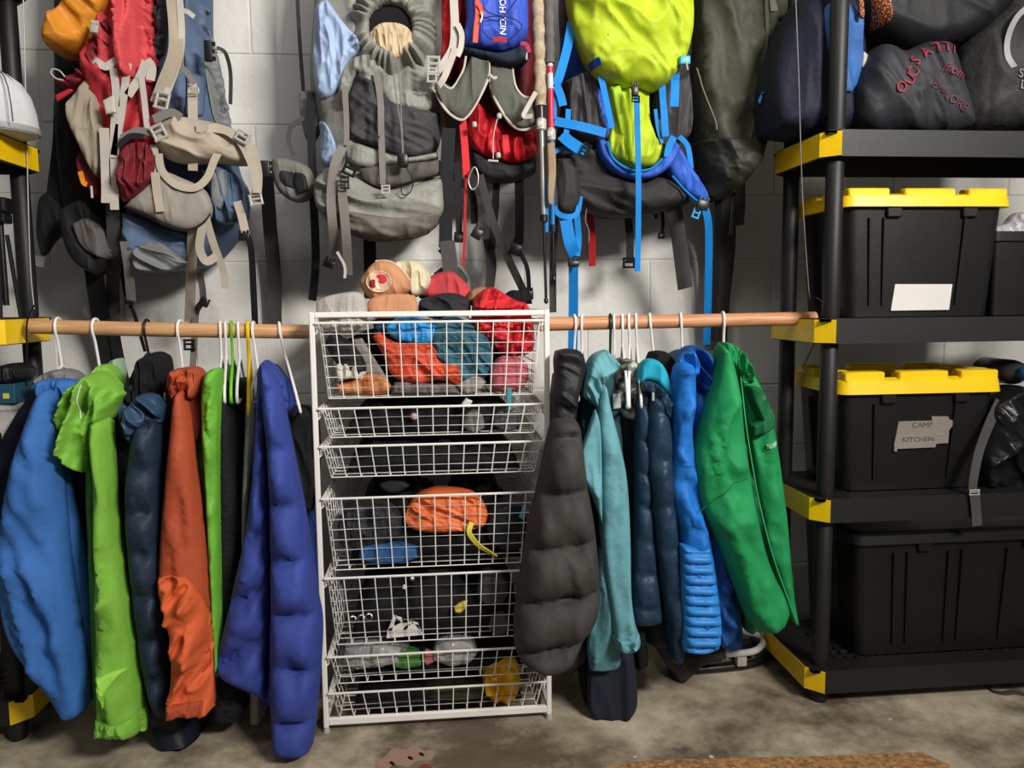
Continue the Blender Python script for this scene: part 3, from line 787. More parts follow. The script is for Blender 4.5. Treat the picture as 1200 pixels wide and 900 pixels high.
sd = soft('sack', [(1120, 140), (1122, 110), (1126, 70), (1136, 46), (1156, 24), (1182, 2), (1215, -14), (1262, -6), (1290, 40), (1294, 100), (1284, 146), (1240, 157), (1180, 158), (1136, 157)], 2.0, .13, .12, fab('dark_grey_nylon', (48, 48, 48), .65, bump=.3), sd_, wr=.01, ws=.07, an=2)
wprint = mat('white_print_ink', (140, 140, 137), .6, 0)
strap('print_line', [(1204, 8), (1192, 20), (1183, 38), (1180, 58), (1185, 80)], 6, 1.87, wprint, sd_, on=[sd], thick=.001, wpx2=8, lift=.001)
strap('print_line', [(1204, 8), (1220, 24), (1226, 40)], 6, 1.87, wprint, sd_, on=[sd], thick=.001, lift=.001)
text('lettering', 'SIERRA', 1211, 90, 1.87, 10, wprint, sd_, on=[sd], rot=-5, wide=1.1)
text('lettering', 'DESIGNS', 1219, 104, 1.87, 10, wprint, sd_, on=[sd], rot=-5, wide=1.1)
# black gear bag on the middle shelf, with its strap over the shelf edge
gb_ = thing('gear_bag', 'shiny black bag with hanging grey strap beside the taped tote', 'bag', (P(1180, 575, 1.95).x, 1.96, tops[1]))
gb = soft('bag', [(1150, 572), (1148, 540), (1152, 510), (1156, 478), (1172, 462), (1196, 452), (1230, 462), (1240, 520), (1236, 570), (1200, 578)], 1.955, .05, .1, fab('black_shiny_nylon', (24, 24, 26), .3, bump=.4, bscale=25), gb_, wr=.02, ws=.05, wa=.6, an=2.5)
strap('strap', [(1172, 470, 1.92), (1158, 500, 1.9), (1147, 530, 1.87), (1141, 560, 1.853), (1139, 578, 1.851)], 14, 1.9, dgry_web, gb_, wpx2=11)
buckle(1142, 577, 12, 6, 1.846, clip_gry, gb_)
strap('strap', [(1142, 580, 1.849), (1144, 600, 1.849), (1145, 616, 1.849)], 13, 1.85, dgry_web, gb_)
bc = thing('water_bottle', 'blue capped bottle lying on the black bag', 'bottle', P(1200, 440, 1.98))
cb = P(1202, 438, 1.95)
MB().lathe([(.001, -.02), (.017, -.02), (.019, -.015), (.019, .012), (.016, .016)], cb, 18, 'y').build('cap', mat('blue_cap', (56, 110, 190), .4, 0), bc, True)
MB().lathe([(.016, .014), (.03, .03), (.034, .05), (.034, .16), (.03, .17)], cb, 20, 'y').build('bottle_body', mat('dark_bottle', (60, 62, 68), .3, 0), bc, True)
# cord by the right post and knot at the rod end
cd = cord('cord', [(932, -14, 1.9), (936, 90, 1.9), (940, 220, 1.905), (947, 330, 1.92), (950, 356, 1.96)], .0013, 1.9, mat('grey_cord', (120, 118, 116), .6, 0))
tag(cd, 'thin grey cord hanging beside the front post of the tote shelving', 'cord')
kn = cord('rod_lashing', [(948, 362, 1.965), (949, 350, 1.955), (957, 349, 1.94), (965, 358, 1.925), (964, 376, 1.905), (957, 395, 1.9), (950, 412, 1.9), (940, 432, 1.91)], .0018, 1.93, clip_blk)
tag(kn, 'black lashing cord tied where the reddish rod meets the yellow shelf', 'cord')
fs = thing('floor_strap', 'loose grey strap lying on the floor under the bottom shelf', 'strap', PF(1180, 810))
pts = [PF(a, b, .004) for a, b in cr([(1155, 803), (1162, 809), (1176, 812), (1190, 811), (1215, 818)], 6, False)]
V = []
for p in pts: V += [(p.x, p.y-.008, .001), (p.x, p.y+.008, .001), (p.x, p.y+.008, .005), (p.x, p.y-.008, .005)]
F = [(i*4+j, i*4+(j+1) % 4, i*4+4+(j+1) % 4, i*4+4+j) for i in range(len(pts)-1) for j in range(4)]
MB().add(V, F+[(3, 2, 1, 0), tuple(len(V)-4+i for i in range(4))]).build('webbing', dgry_web, fs)
# ------------------------------------------------------------------ hangers
def hanger(px, m, label, yaw=0., lean=0., w_=.115, drop=.05, name='clothes_hanger', group=None, r=.0034, neck=.095):
    x = P(px, 378, RY).x; z = rod_z(x); rr = .0175+r+.0004
    pts = [(rr*math.cos(math.radians(a)), rr*math.sin(math.radians(a))) for a in range(-25, 190, 18)]
    pts += [(-rr*.95, -.012), (-rr*.5, -.034), (0, -neck)]
    body = [(0, -neck), (w_*.35, -neck-drop*.25), (w_*.75, -neck-drop*.6), (w_*.97, -neck-drop*.92), (w_, -neck-drop-.008), (w_*.95, -neck-drop-.02), (w_*.6, -neck-drop-.024), (0, -neck-drop-.024),
            (-w_*.6, -neck-drop-.024), (-w_*.95, -neck-drop-.02), (-w_, -neck-drop-.008), (-w_*.97, -neck-drop*.92), (-w_*.75, -neck-drop*.6), (-w_*.35, -neck-drop*.25)]
    sy, cy = math.sin(math.radians(yaw)), math.cos(math.radians(yaw))
    def W(s_, h): return Vector((x+s_*sy+lean*min(h, 0), RY+s_*cy, z+h))
    mb = MB().tube([W(*p) for p in cr(pts, 2, False)], r, 8).tube([W(*p) for p in cr(body, 3)], r, 8, True)
    o = mb.build(name, m, None, True)
    return tag(o, label, 'hanger', group)
lime_pl = mat('lime_plastic', (120, 200, 30), .35, 0); yel_hg = mat('yellow_hanger_plastic', (240, 196, 10), .35, 0)
brn_pl = mat('brown_plastic', (44, 28, 24), .4, 0); grn_pl = mat('dark_green_plastic', (26, 52, 42), .4, 0)
hanger(68, white_hanger, 'white tube hanger inside the grey collar of the blue jacket', -3, -.02)
hanger(112, white_hanger, 'white tube hanger holding the lime jacket with drooping hood', 2, -.03)
hanger(172, brn_pl, 'dark brown hanger holding the navy jacket with black hood', 0, neck=.06)
hanger(211, white_hanger, 'white tube hanger at the collar of the orange jacket', 3)
for px, yw, ln, lb in ((258, -12, .02, 'white tube hanger hooked closest to the orange jacket collar'), (264, -12, .02, 'white tube hanger touching the lime plastic hanger'), (279, -10, .0, 'white tube hanger between the lime and yellow hangers')):
    hanger(px, white_hanger, lb, yw, ln, group='bunched white hangers', w_=.16, drop=.07, neck=.07)
hanger(271, lime_pl, 'lime green tube hanger beside the yellow one', -11, w_=.16, drop=.07, neck=.07)
hanger(290, yel_hg, 'yellow tube hanger on the pale coat rod', -11, r=.0045, w_=.16, drop=.1, neck=.07)
hanger(297, white_hanger, 'white tube hanger at the collar of the royal blue puffer', -2, -.06)
hanger(327, white_hanger, 'white tube hanger leaning beside the drawer unit with the black fleece', -12, -.2, w_=.18, drop=.1, neck=.06)
hanger(673, white_hanger, 'white tube hanger leaning toward the drawer unit behind the charcoal puffer', 0, .02)
hanger(682, white_hanger, 'white tube hanger with its end showing beside the charcoal puffer', 13, .0, w_=.2, drop=.085, neck=.07)
hanger(715, grn_pl, 'dark green hanger on the reddish rod among white ones', 8, w_=.08)
hanger(719, white_hanger, 'white tube hanger of the pale teal jacket', 10, -.02, w_=.08)
for px, yw, ln, lb in ((729, 11, -.03, 'bare white hanger over the camouflage trousers nearest the teal jacket'), (737, 15, -.03, 'middle of three bare white hangers over the camouflage trousers'), (745, 13, -.05, 'bare white hanger over the camouflage trousers nearest the cyan collar')):
    hanger(px, white_hanger, lb, yw, ln, group='hangers over the camouflage garment', w_=.2, drop=.115, neck=.06)
hanger(761, white_hanger, 'white tube hanger of the navy jacket with cyan collar', 10, -.14, w_=.08)
hanger(797, white_hanger, 'white tube hanger of the bright blue puffer', 10, -.08, w_=.09)
hanger(847, white_hanger, 'white tube hanger of the green rain jacket', 10, -.03, w_=.09)

# ------------------------------------------------------------------ left jackets
def jacket(label, px, py, y=1.95, cat='jacket', name='jacket'):
    p = P(px, py, y); return thing(name, label, cat, (p.x, y, max(p.z, 0.001)))
soft_b = fab('softshell_blue', (52, 108, 184), .75, bump=.25, bscale=35)
soft_n = fab('softshell_navy', (20, 24, 44), .8)
j = jacket('blue softshell jacket with grey collar beside the yellow-ended shelf', 60, 840)
bo = soft('body', [(40, 456), (70, 448), (84, 470), (92, 540), (104, 640), (112, 730), (112, 805), (98, 832), (70, 800), (30, 740), (-10, 700), (-24, 610), (0, 520)], 1.97, .09, .19, soft_n, j, wr=0.018, ws=.06)
soft('front_panel', [(56, 452), (76, 466), (73, 510), (82, 570), (96, 640), (105, 720), (107, 800), (101, 828), (86, 790), (72, 700), (62, 600), (52, 520)], 1.86, .02, .03, soft_b, j, wr=0.018, ws=.04)
sl = soft('sleeve', [(50, 456), (60, 466), (65, 510), (67, 560), (72, 620), (80, 690), (90, 750), (97, 800), (99, 830), (88, 842), (72, 842), (55, 815), (35, 785), (14, 755), (2, 720), (-6, 660), (2, 600), (14, 545), (28, 500), (40, 468)], 1.81, .055, .05, soft_b, j, wr=0.021, ws=.05, wa=.25, an=3.5)
soft('collar', [(36, 454), (46, 446), (66, 444), (86, 447), (91, 454), (87, 463), (72, 465), (64, 478), (58, 498), (53, 488), (54, 468), (44, 464)], 1.84, .02, .05, soft_b, j, wr=0.009, ws=.02)
soft('collar_lining', [(36, 449), (50, 438), (66, 433), (80, 435), (89, 443), (88, 452), (60, 456)], 1.94, .03, .06, fab('grey_fleece', (118, 118, 116), .9), j, wr=0.006, ws=.02)
soft('collar', [(70, 462), (84, 462), (86, 480), (85, 510), (75, 512), (68, 490)], 1.87, .012, .03, soft_n, j, wr=0.0045)

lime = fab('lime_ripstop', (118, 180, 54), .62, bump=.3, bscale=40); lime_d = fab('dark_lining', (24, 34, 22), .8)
j = jacket('lime green rain jacket with drooping hood and long sleeve', 130, 858)
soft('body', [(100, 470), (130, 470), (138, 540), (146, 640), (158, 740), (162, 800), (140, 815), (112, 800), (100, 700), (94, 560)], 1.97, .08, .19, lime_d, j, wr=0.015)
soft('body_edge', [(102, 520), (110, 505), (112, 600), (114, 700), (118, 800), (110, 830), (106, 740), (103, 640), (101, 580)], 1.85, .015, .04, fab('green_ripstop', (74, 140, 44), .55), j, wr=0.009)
sl = soft('sleeve', [(106, 498), (118, 488), (126, 495), (129, 540), (132, 590), (138, 640), (147, 700), (157, 770), (163, 820), (167, 850), (162, 860), (114, 860), (113, 825), (112, 740), (110, 660), (109, 580)], 1.80, .045, .045, lime, j, wr=0.021, ws=.035, wa=.12, an=4)
soft('cuff', [(113, 842), (140, 839), (166, 836), (168, 856), (163, 861), (114, 861)], 1.77, .008, .02, lime, j, on=[sl], wr=0.0045, ws=.02)
soft('cuff_tab', [(119, 786), (138, 782), (150, 783), (140, 792), (130, 806), (128, 822), (121, 800)], 1.76, .006, .02, fab('pale_lime', (150, 216, 70), .5), j, on=[sl], wr=0.0045)
hd = soft('hood', [(95, 446), (108, 436), (120, 440), (132, 450), (142, 463), (134, 478), (128, 492), (114, 500), (108, 525), (100, 555), (88, 548), (76, 528), (68, 498), (73, 474), (82, 458)], 1.83, .055, .06, lime, j, wr=0.033, ws=.035, wa=-.5, an=2.5)
soft('hood', [(104, 446), (113, 430), (124, 428), (134, 440), (141, 455), (132, 466), (116, 462)], 1.9, .03, .06, lime, j, wr=0.018, ws=.025)
soft('hood_lining', [(118, 440), (128, 424), (138, 420), (142, 440), (136, 456), (126, 452)], 1.96, .02, .05, fab('pale_green_lining', (150, 176, 140), .7), j, wr=0.009, ws=.02)
cord('drawcord', [(101, 450), (95, 470), (94, 490)], .0014, 1.77, white_hanger, j, on=[hd])

nv = fab('navy_puffer', (30, 44, 64), .55, bump=.4, bscale=30); nv2 = fab('blue_grey_puffer', (44, 70, 98), .4, bump=.4, bscale=30); blk_f = fab('black_fleece', (20, 20, 22), .9, bump=.7, bscale=220)
j = jacket('navy quilted jacket with black hood between lime and orange jackets', 190, 880)
bo = soft('body', [(136, 490), (150, 466), (168, 455), (186, 465), (191, 500), (192, 560), (192, 640), (196, 720), (206, 790), (230, 850), (237, 872), (224, 886), (196, 886), (180, 850), (160, 780), (148, 690), (140, 600), (132, 540)], 1.95, .1, .2, fab('navy_dark', (20, 26, 38), .5), j, wr=0.00525, baf=(52, 6, 0.0272, .2))
soft('sleeve', [(160, 492), (174, 478), (186, 484), (187, 540), (186, 600), (189, 680), (196, 760), (198, 830), (186, 842), (170, 800), (158, 720), (149, 640), (147, 580), (152, 530)], 1.82, .045, .05, nv, j, wr=0.0063, ws=.03, wa=.15, baf=(48, 4, 0.0306, .3))
soft('shoulder', [(150, 478), (165, 462), (182, 466), (190, 480), (188, 496), (176, 496), (162, 505), (152, 520), (146, 500)], 1.81, .03, .05, nv2, j, wr=0.018, ws=.03, wa=.6)
soft('collar', [(138, 500), (142, 470), (152, 450), (160, 452), (152, 480), (146, 515)], 1.87, .02, .06, nv2, j, wr=0.009)
soft('hood', [(148, 466), (152, 445), (164, 422), (178, 413), (188, 420), (191, 440), (188, 464), (174, 470), (158, 474)], 1.9, .04, .1, blk_f, j, wr=0.018, ws=.03)

org = fab('burnt_orange_shell', (176, 72, 40), .65); org2 = fab('bright_orange_shell', (216, 92, 44), .68)
j = jacket('burnt orange rain jacket with brighter orange forearm', 220, 838)
soft('body', [(192, 452), (210, 440), (232, 445), (236, 500), (240, 600), (246, 700), (248, 780), (230, 800), (210, 780), (198, 700), (188, 600), (188, 510)], 1.97, .08, .19, fab('dark_brown_lining', (60, 26, 20), .8), j, wr=0.012)
sl = soft('sleeve', [(203, 466), (213, 458), (220, 490), (226, 540), (234, 600), (240, 650), (246, 720), (249, 780), (249, 832), (236, 838), (196, 838), (200, 800), (201, 745), (196, 716), (188, 698), (186, 670), (190, 600), (196, 535)], 1.81, .045, .05, org, j, wr=0.012, ws=.04, an=4)
fr = soft('forearm', [(186, 676), (200, 672), (220, 674), (232, 690), (242, 718), (248, 770), (249, 834), (236, 839), (196, 838), (200, 800), (201, 745), (196, 717), (188, 699)], 1.77, .012, .02, org2, j, on=[sl], wr=0.033, ws=.035, wa=-.5, an=3)
soft('cuff', [(197, 822), (222, 821), (238, 822), (237, 839), (195, 839)], 1.75, .008, .02, org, j, on=[fr, sl], wr=0.003)
soft('collar', [(197, 446), (203, 434), (214, 431), (228, 431), (236, 440), (235, 456), (226, 468), (216, 460), (208, 464), (201, 472)], 1.84, .025, .06, org, j, wr=0.024, ws=.02)
soft('placket', [(222, 462), (232, 460), (236, 500), (232, 520), (226, 500)], 1.85, .01, .03, fab('rust', (126, 46, 28), .7), j, wr=0.006)

grn = fab('grass_green_shell', (102, 176, 48), .5)
j = jacket('narrow lime green jacket squeezed beside the black ribbed one', 245, 800)
soft('body', [(236, 442), (250, 432), (260, 442), (260, 540), (262, 700), (260, 790), (250, 800), (244, 700), (236, 620), (230, 540), (230, 470)], 1.97, .1, .19, fab('green_shade', (54, 120, 30), .6), j, wr=0.015)
soft('sleeve', [(240, 440), (250, 432), (257, 440), (255, 520), (255, 600), (257, 700), (258, 775), (253, 796), (249, 740), (245, 660), (240, 560), (236, 480)], 1.83, .03, .05, grn, j, wr=0.012, ws=.03)
rib = fab('black_knit', (24, 25, 26), .85)
j = jacket('black ribbed knit jacket hanging left of the grey sleeve', 268, 840)
soft('body', [(256, 458), (266, 448), (274, 455), (280, 520), (284, 620), (284, 740), (288, 830), (272, 842), (250, 840), (252, 760), (256, 640), (254, 540)], 1.93, .08, .2, rib, j, wr=0.0021, baf=(5.5, 0, 0.0102, 0), res=110)
j = jacket('grey shirt glimpsed between the ribbed knit and blue puffer', 296, 846, cat='shirt', name='shirt')
soft('body', [(288, 480), (296, 470), (304, 490), (308, 600), (310, 760), (308, 846), (294, 848), (292, 760), (288, 640)], 1.95, .05, .15, fab('grey_cotton', (150, 148, 142), .85), j, wr=0.012)
soft('sleeve', [(293, 474), (299, 476), (300, 510), (294, 560), (288, 620), (286, 660), (283, 640), (284, 570), (287, 510)], 1.85, .012, .03, fab('mid_grey_cotton', (112, 112, 112), .85), j, wr=0.006)

roy = fab('royal_blue_puffer', (50, 68, 150), .66, bump=.35, bscale=35)
j = jacket('royal blue quilted puffer jacket beside the drawer unit', 330, 884)
soft('body', [(300, 430), (316, 432), (338, 470), (350, 540), (366, 640), (374, 720), (374, 800), (340, 830), (300, 820), (268, 790), (272, 690), (290, 590), (298, 510)], 1.97, .08, .2, roy, j, wr=0.00525, baf=(66, 12, 0.0238, 0))
soft('front_panel', [(302, 428), (309, 440), (311, 500), (313, 560), (314, 640), (314, 720), (312, 800), (311, 824), (298, 814), (275, 802), (253, 790), (252, 775), (262, 735), (272, 690), (283, 640), (291, 590), (297, 520), (300, 460)], 1.83, .04, .06, roy, j, wr=0.0063, ws=.03, wa=.5, baf=(56, -26, 0.05, .2))
soft('sleeve', [(306, 426), (318, 440), (328, 462), (334, 490), (344, 540), (352, 580), (362, 640), (371, 700), (377, 740), (374, 800), (370, 845), (365, 880), (345, 886), (318, 880), (315, 800), (316, 700), (315, 600), (311, 520), (305, 460)], 1.80, .055, .06, roy, j, wr=0.0063, ws=.035, wa=.3, baf=(64, 3, 0.052, .35))
soft('collar', [(303, 432), (310, 422), (322, 432), (334, 452), (341, 476), (334, 488), (324, 470), (312, 452)], 1.88, .02, .06, roy, j, wr=0.00525, baf=(9, 40, 0.0136, 0))
MB().rbox(P(330, 874, 1.735).x, P(337, 874, 1.735).x, 1.745, 1.751, P(333, 879, 1.735).z, P(333, 872, 1.735).z, .001, 1).build('brand_tab', mat('pale_blue_tab', (110, 130, 215), .6), j)
j = jacket('black fleece hat draped over a leaning white hanger', 350, 595, cat='hat', name='fleece_hat')
soft('fleece', [(319, 512), (326, 490), (340, 479), (356, 477), (370, 482), (373, 520), (372, 570), (366, 600), (352, 592), (338, 565), (325, 540)], 1.93, .05, .08, blk_f, j, wr=0.015, ws=.04)

# ------------------------------------------------------------------ right jackets
puf = fab('charcoal_puffer', (60, 57, 55), .68, bump=.35, bscale=30); pufd = fab('black_shell', (34, 34, 36), .55)
j = jacket('charcoal down puffer overlapping the right edge of the wire baskets', 655, 786)
soft('body', [(656, 440), (676, 440), (690, 500), (696, 600), (700, 700), (694, 760), (668, 790), (650, 770), (640, 650), (646, 540)], 1.96, .08, .2, pufd, j, wr=0.00525, baf=(62, 0, 0.034, .3))
soft('sleeve', [(655, 492), (670, 488), (681, 500), (685, 530), (690, 570), (698, 620), (702, 660), (704, 700), (699, 728), (686, 750), (670, 778), (648, 789), (622, 784), (607, 770), (603, 745), (606, 710), (612, 670), (620, 620), (632, 570), (640, 530), (647, 502)], 1.79, .07, .07, puf, j, wr=0.00735, ws=.04, wa=.2, baf=(62, -4, 0.051, .12), res=60)
soft('shoulder', [(651, 424), (653, 412), (668, 409), (682, 413), (687, 430), (683, 450), (678, 470), (676, 492), (664, 497), (652, 495), (649, 470), (652, 448)], 1.83, .045, .06, pufd, j, wr=.009, ws=.04, wa=1.1, an=2.5, seed=41)

teal = fab('pale_teal_softshell', (96, 158, 168), .75, bump=.2); teald = fab('deep_teal', (40, 76, 84), .8)
j = jacket('pale teal softshell jacket beside the charcoal puffer', 720, 786)
soft('body', [(688, 450), (708, 430), (722, 450), (732, 530), (738, 640), (736, 740), (726, 784), (704, 788), (692, 740), (690, 620), (684, 540)], 1.96, .08, .2, teald, j, wr=0.015)
soft('front_panel', [(698, 480), (704, 500), (706, 560), (706, 615), (698, 592), (688, 568), (681, 550), (682, 530), (690, 505)], 1.765, .015, .03, teal, j, wr=0.012)
soft('hem', [(702, 640), (714, 660), (722, 720), (728, 776), (712, 787), (692, 786), (689, 756), (694, 710)], 1.83, .02, .03, fab('mid_teal', (76, 128, 134), .8), j, wr=0.012)
sl = soft('sleeve', [(704, 450), (711, 452), (717, 480), (727, 520), (735, 560), (739, 620), (740, 690), (744, 725), (750, 746), (748, 758), (730, 764), (722, 755), (716, 715), (708, 655), (703, 600), (703, 540), (701, 490)], 1.81, .04, .05, teal, j, wr=0.0135, ws=.04, an=4)
soft('cuff', [(719, 748), (735, 748), (749, 742), (752, 755), (742, 763), (725, 765)], 1.78, .006, .02, teal, j, on=[sl], wr=0.003)
soft('hood', [(684, 450), (690, 428), (698, 416), (712, 410), (719, 418), (726, 426), (719, 438), (711, 444), (705, 455), (700, 478), (690, 470), (683, 464)], 1.83, .04, .06, teal, j, wr=0.018, ws=.03, wa=.5)
soft('collar', [(684, 462), (700, 462), (700, 474), (692, 500), (684, 520), (680, 495)], 1.87, .015, .05, teald, j, wr=0.006)
j = jacket('navy trouser leg hanging lowest behind the teal jacket', 718, 850, cat='trousers', name='trousers')
soft('leg', [(700, 700), (730, 700), (742, 760), (747, 806), (746, 832), (732, 848), (716, 853), (693, 840), (690, 804), (693, 750)], 1.875, .025, .05, fab('navy_cotton', (34, 38, 50), .85), j, wr=0.009)
soft('leg', [(676, 720), (700, 700), (706, 780), (702, 830), (690, 838), (680, 800)], 1.95, .03, .05, fab('black_cotton', (18, 18, 20), .9), j, wr=0.009)
soft('waist', [(700, 520), (722, 520), (726, 620), (728, 710), (698, 710), (696, 620)], 1.93, .02, .08, fab('navy_cotton', (34, 38, 50), .85), j, wr=0.009)
camo = bpy.data.materials.new('camouflage'); camo.use_nodes = True
def camo_nodes(m):
    nt = m.node_tree; nd = nt.nodes; b = nd['Principled BSDF']; b.inputs['Roughness'].default_value = .85; tc = nd.new('ShaderNodeTexCoord'); n = nd.new('ShaderNodeTexNoise'); n.inputs['Scale'].default_value = 42; n.inputs['Detail'].default_value = 1
    r = nd.new('ShaderNodeValToRGB'); r.color_ramp.interpolation = 'CONSTANT'; e = r.color_ramp.elements; e[0].color = (*lin((34, 34, 33)), 1); e[1].position = .48; e[1].color = (*lin((112, 110, 104)), 1)
    q = e.new(.6); q.color = (*lin((176, 174, 164)), 1); q = e.new(.42); q.color = (*lin((70, 68, 64)), 1)
    nt.links.new(tc.outputs['Object'], n.inputs['Vector']); nt.links.new(n.outputs['Fac'], r.inputs['Fac']); nt.links.new(r.outputs['Color'], b.inputs['Base Color'])
camo_nodes(camo)
j = jacket('grey camouflage trousers on bare hangers left of the cyan collar', 738, 775, cat='trousers', name='trousers')
soft('waist', [(722, 430), (736, 420), (750, 428), (754, 460), (752, 486), (742, 500), (728, 492), (718, 466)], 1.93, .05, .12, camo, j, wr=0.012)
soft('leg', [(724, 485), (746, 488), (750, 560), (750, 640), (754, 720), (760, 775), (744, 785), (736, 720), (734, 620), (728, 550)], 1.93, .06, .12, fab('black_cotton', (18, 18, 20), .9), j, wr=0.012)
soft('white_tag', [(718, 462), (727, 461), (728, 478), (718, 480)], 1.87, .002, .01, fab('pale_grey_tag', (190, 192, 190), .7), j, wr=0.0015)

nvs = fab('navy_shiny', (30, 54, 76), .45, bump=.4, bscale=28); cyan = fab('cyan_fleece', (26, 160, 190), .75)
j = jacket('glossy navy jacket with cyan lined collar', 775, 780)
soft('body', [(752, 450), (774, 448), (790, 480), (792, 560), (798, 640), (803, 720), (802, 780), (786, 788), (768, 760), (752, 740), (745, 640), (746, 520)], 1.95, .08, .2, fab('navy_matte', (26, 36, 52), .6), j, wr=0.0042, baf=(40, 0, 0.017, 0))
soft('front_panel', [(750, 456), (758, 452), (764, 500), (764, 560), (768, 640), (774, 700), (777, 730), (762, 734), (743, 733), (742, 680), (745, 600), (745, 520)], 1.84, .025, .04, nvs, j, wr=0.0063, ws=.03, wa=.3, baf=(40, 8, 0.0204, .4))
soft('sleeve', [(762, 462), (776, 470), (786, 500), (790, 560), (794, 620), (800, 690), (803, 740), (800, 776), (788, 778), (782, 730), (772, 660), (764, 590), (758, 520)], 1.83, .04, .05, nvs, j, wr=0.0084, ws=.03, wa=-.3, baf=(56, -12, 0.0238, .1))
soft('collar', [(749, 450), (752, 432), (760, 422), (770, 422), (780, 432), (788, 456), (786, 470), (772, 452), (758, 446)], 1.85, .025, .06, cyan, j, wr=0.006)
soft('collar_flap', [(752, 448), (766, 448), (780, 458), (788, 476), (786, 492), (774, 480), (764, 462), (752, 458)], 1.81, .012, .03, nvs, j, wr=0.012, ws=.02)
soft('zip_pull', [(764, 460), (767, 460), (767, 470), (764, 470)], 1.79, .003, .003, clip_gry, j, wr=0)
soft('hood', [(763, 425), (768, 413), (780, 412), (790, 422), (796, 440), (794, 458), (786, 452), (776, 432)], 1.95, .03, .08, blk_f, j, wr=0.006)

brb = fab('bright_blue_shell', (24, 112, 206), .6, bump=.35, bscale=32); brd = fab('deep_blue_shell', (24, 78, 150), .62)
j = jacket('bright blue puffer with finely quilted lower sleeve', 825, 760)
soft('body', [(802, 420), (820, 410), (836, 428), (843, 460), (846, 520), (852, 610), (861, 690), (868, 738), (856, 757), (840, 757), (822, 720), (812, 620), (806, 520)], 1.95, .09, .2, brd, j, wr=0.021, ws=.03, wa=.4)
soft('front_panel', [(812, 470), (826, 462), (842, 480), (847, 560), (854, 640), (862, 700), (866, 738), (856, 756), (843, 757), (836, 690), (824, 620), (814, 560)], 1.85, .025, .04, brd, j, wr=0.021, ws=.03, wa=.5)
soft('sleeve', [(794, 432), (802, 424), (814, 430), (816, 470), (812, 510), (818, 550), (822, 590), (834, 640), (841, 690), (845, 735), (842, 758), (824, 764), (803, 763), (801, 700), (800, 640), (792, 606), (785, 578), (786, 556), (790, 520), (789, 470)], 1.82, .045, .05, brb, j, wr=0.021, ws=.03, wa=.5, an=2.5)
soft('forearm', [(799, 640), (815, 640), (832, 640), (841, 690), (846, 735), (843, 759), (824, 766), (802, 764), (800, 700)], 1.785, .03, .04, fab('sky_blue_quilt', (40, 130, 214), .42), j, wr=0.0021, baf=(13, 3, 0.0204, 0), res=60)
soft('collar', [(797, 424), (803, 410), (816, 405), (828, 414), (838, 436), (841, 458), (830, 470), (820, 452), (814, 430), (804, 428)], 1.86, .025, .06, brd, j, wr=0.027, ws=.025, wa=.6)
soft('shoulder', [(796, 426), (804, 413), (814, 412), (817, 428), (812, 446), (800, 446)], 1.83, .02, .04, brb, j, wr=0.018, ws=.02)

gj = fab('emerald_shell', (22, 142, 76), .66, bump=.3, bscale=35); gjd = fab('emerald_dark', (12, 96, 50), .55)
j = jacket('emerald green rain jacket hanging nearest the yellow-ended shelves', 885, 742)
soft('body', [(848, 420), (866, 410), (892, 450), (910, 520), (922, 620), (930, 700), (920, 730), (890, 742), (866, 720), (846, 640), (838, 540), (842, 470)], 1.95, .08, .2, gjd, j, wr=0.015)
gfp = soft('front_panel', [(858, 408), (872, 420), (890, 450), (904, 484), (911, 520), (917, 560), (924, 620), (930, 690), (938, 737), (929, 727), (916, 692), (901, 642), (887, 572), (877, 505), (868, 445)], 1.86, .02, .04, gj, j, wr=0.015, ws=.03, wa=.25, an=4)
sl = soft('sleeve', [(846, 402), (856, 414), (864, 440), (870, 480), (874, 520), (880, 560), (890, 615), (904, 665), (919, 697), (924, 718), (915, 735), (900, 742), (882, 733), (868, 700), (850, 652), (831, 612), (819, 578), (816, 542), (825, 500), (836, 462), (843, 430)], 1.80, .055, .06, gj, j, wr=0.018, ws=.045, wa=.25, an=3)
soft('collar', [(845, 412), (848, 401), (858, 403), (872, 416), (880, 432), (884, 448), (872, 450), (862, 432), (852, 424)], 1.85, .025, .05, gj, j, wr=0.018, ws=.02)
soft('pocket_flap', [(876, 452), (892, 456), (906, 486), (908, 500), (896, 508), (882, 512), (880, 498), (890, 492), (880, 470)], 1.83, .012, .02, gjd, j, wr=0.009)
cord('seam', [(868, 440), (876, 510), (890, 590), (906, 652), (922, 698), (934, 730)], .0016, 1.832, fab('seam_green', (60, 170, 110), .6), j)
cord('seam', [(822, 598), (838, 582), (856, 566), (874, 560)], .0012, 1.76, gjd, j, on=[sl], lift=.0005)
soft('embroidered_logo', [(896, 520), (900, 519), (909, 516), (909, 520), (903, 523), (897, 526)], 1.835, .001, .006, on=[gfp], m=fab('pale_green_thread', (130, 190, 160), .7), par=j, wr=0)
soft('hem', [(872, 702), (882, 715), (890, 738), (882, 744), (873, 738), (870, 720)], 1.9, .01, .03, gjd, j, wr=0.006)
# ------------------------------------------------------------------ backpacks hanging on the wall
def pack(label, px, py, cat='backpack', name='backpack'):
    p = P(px, py, 2.3); return thing(name, label, cat, (p.x, 2.3, p.z))
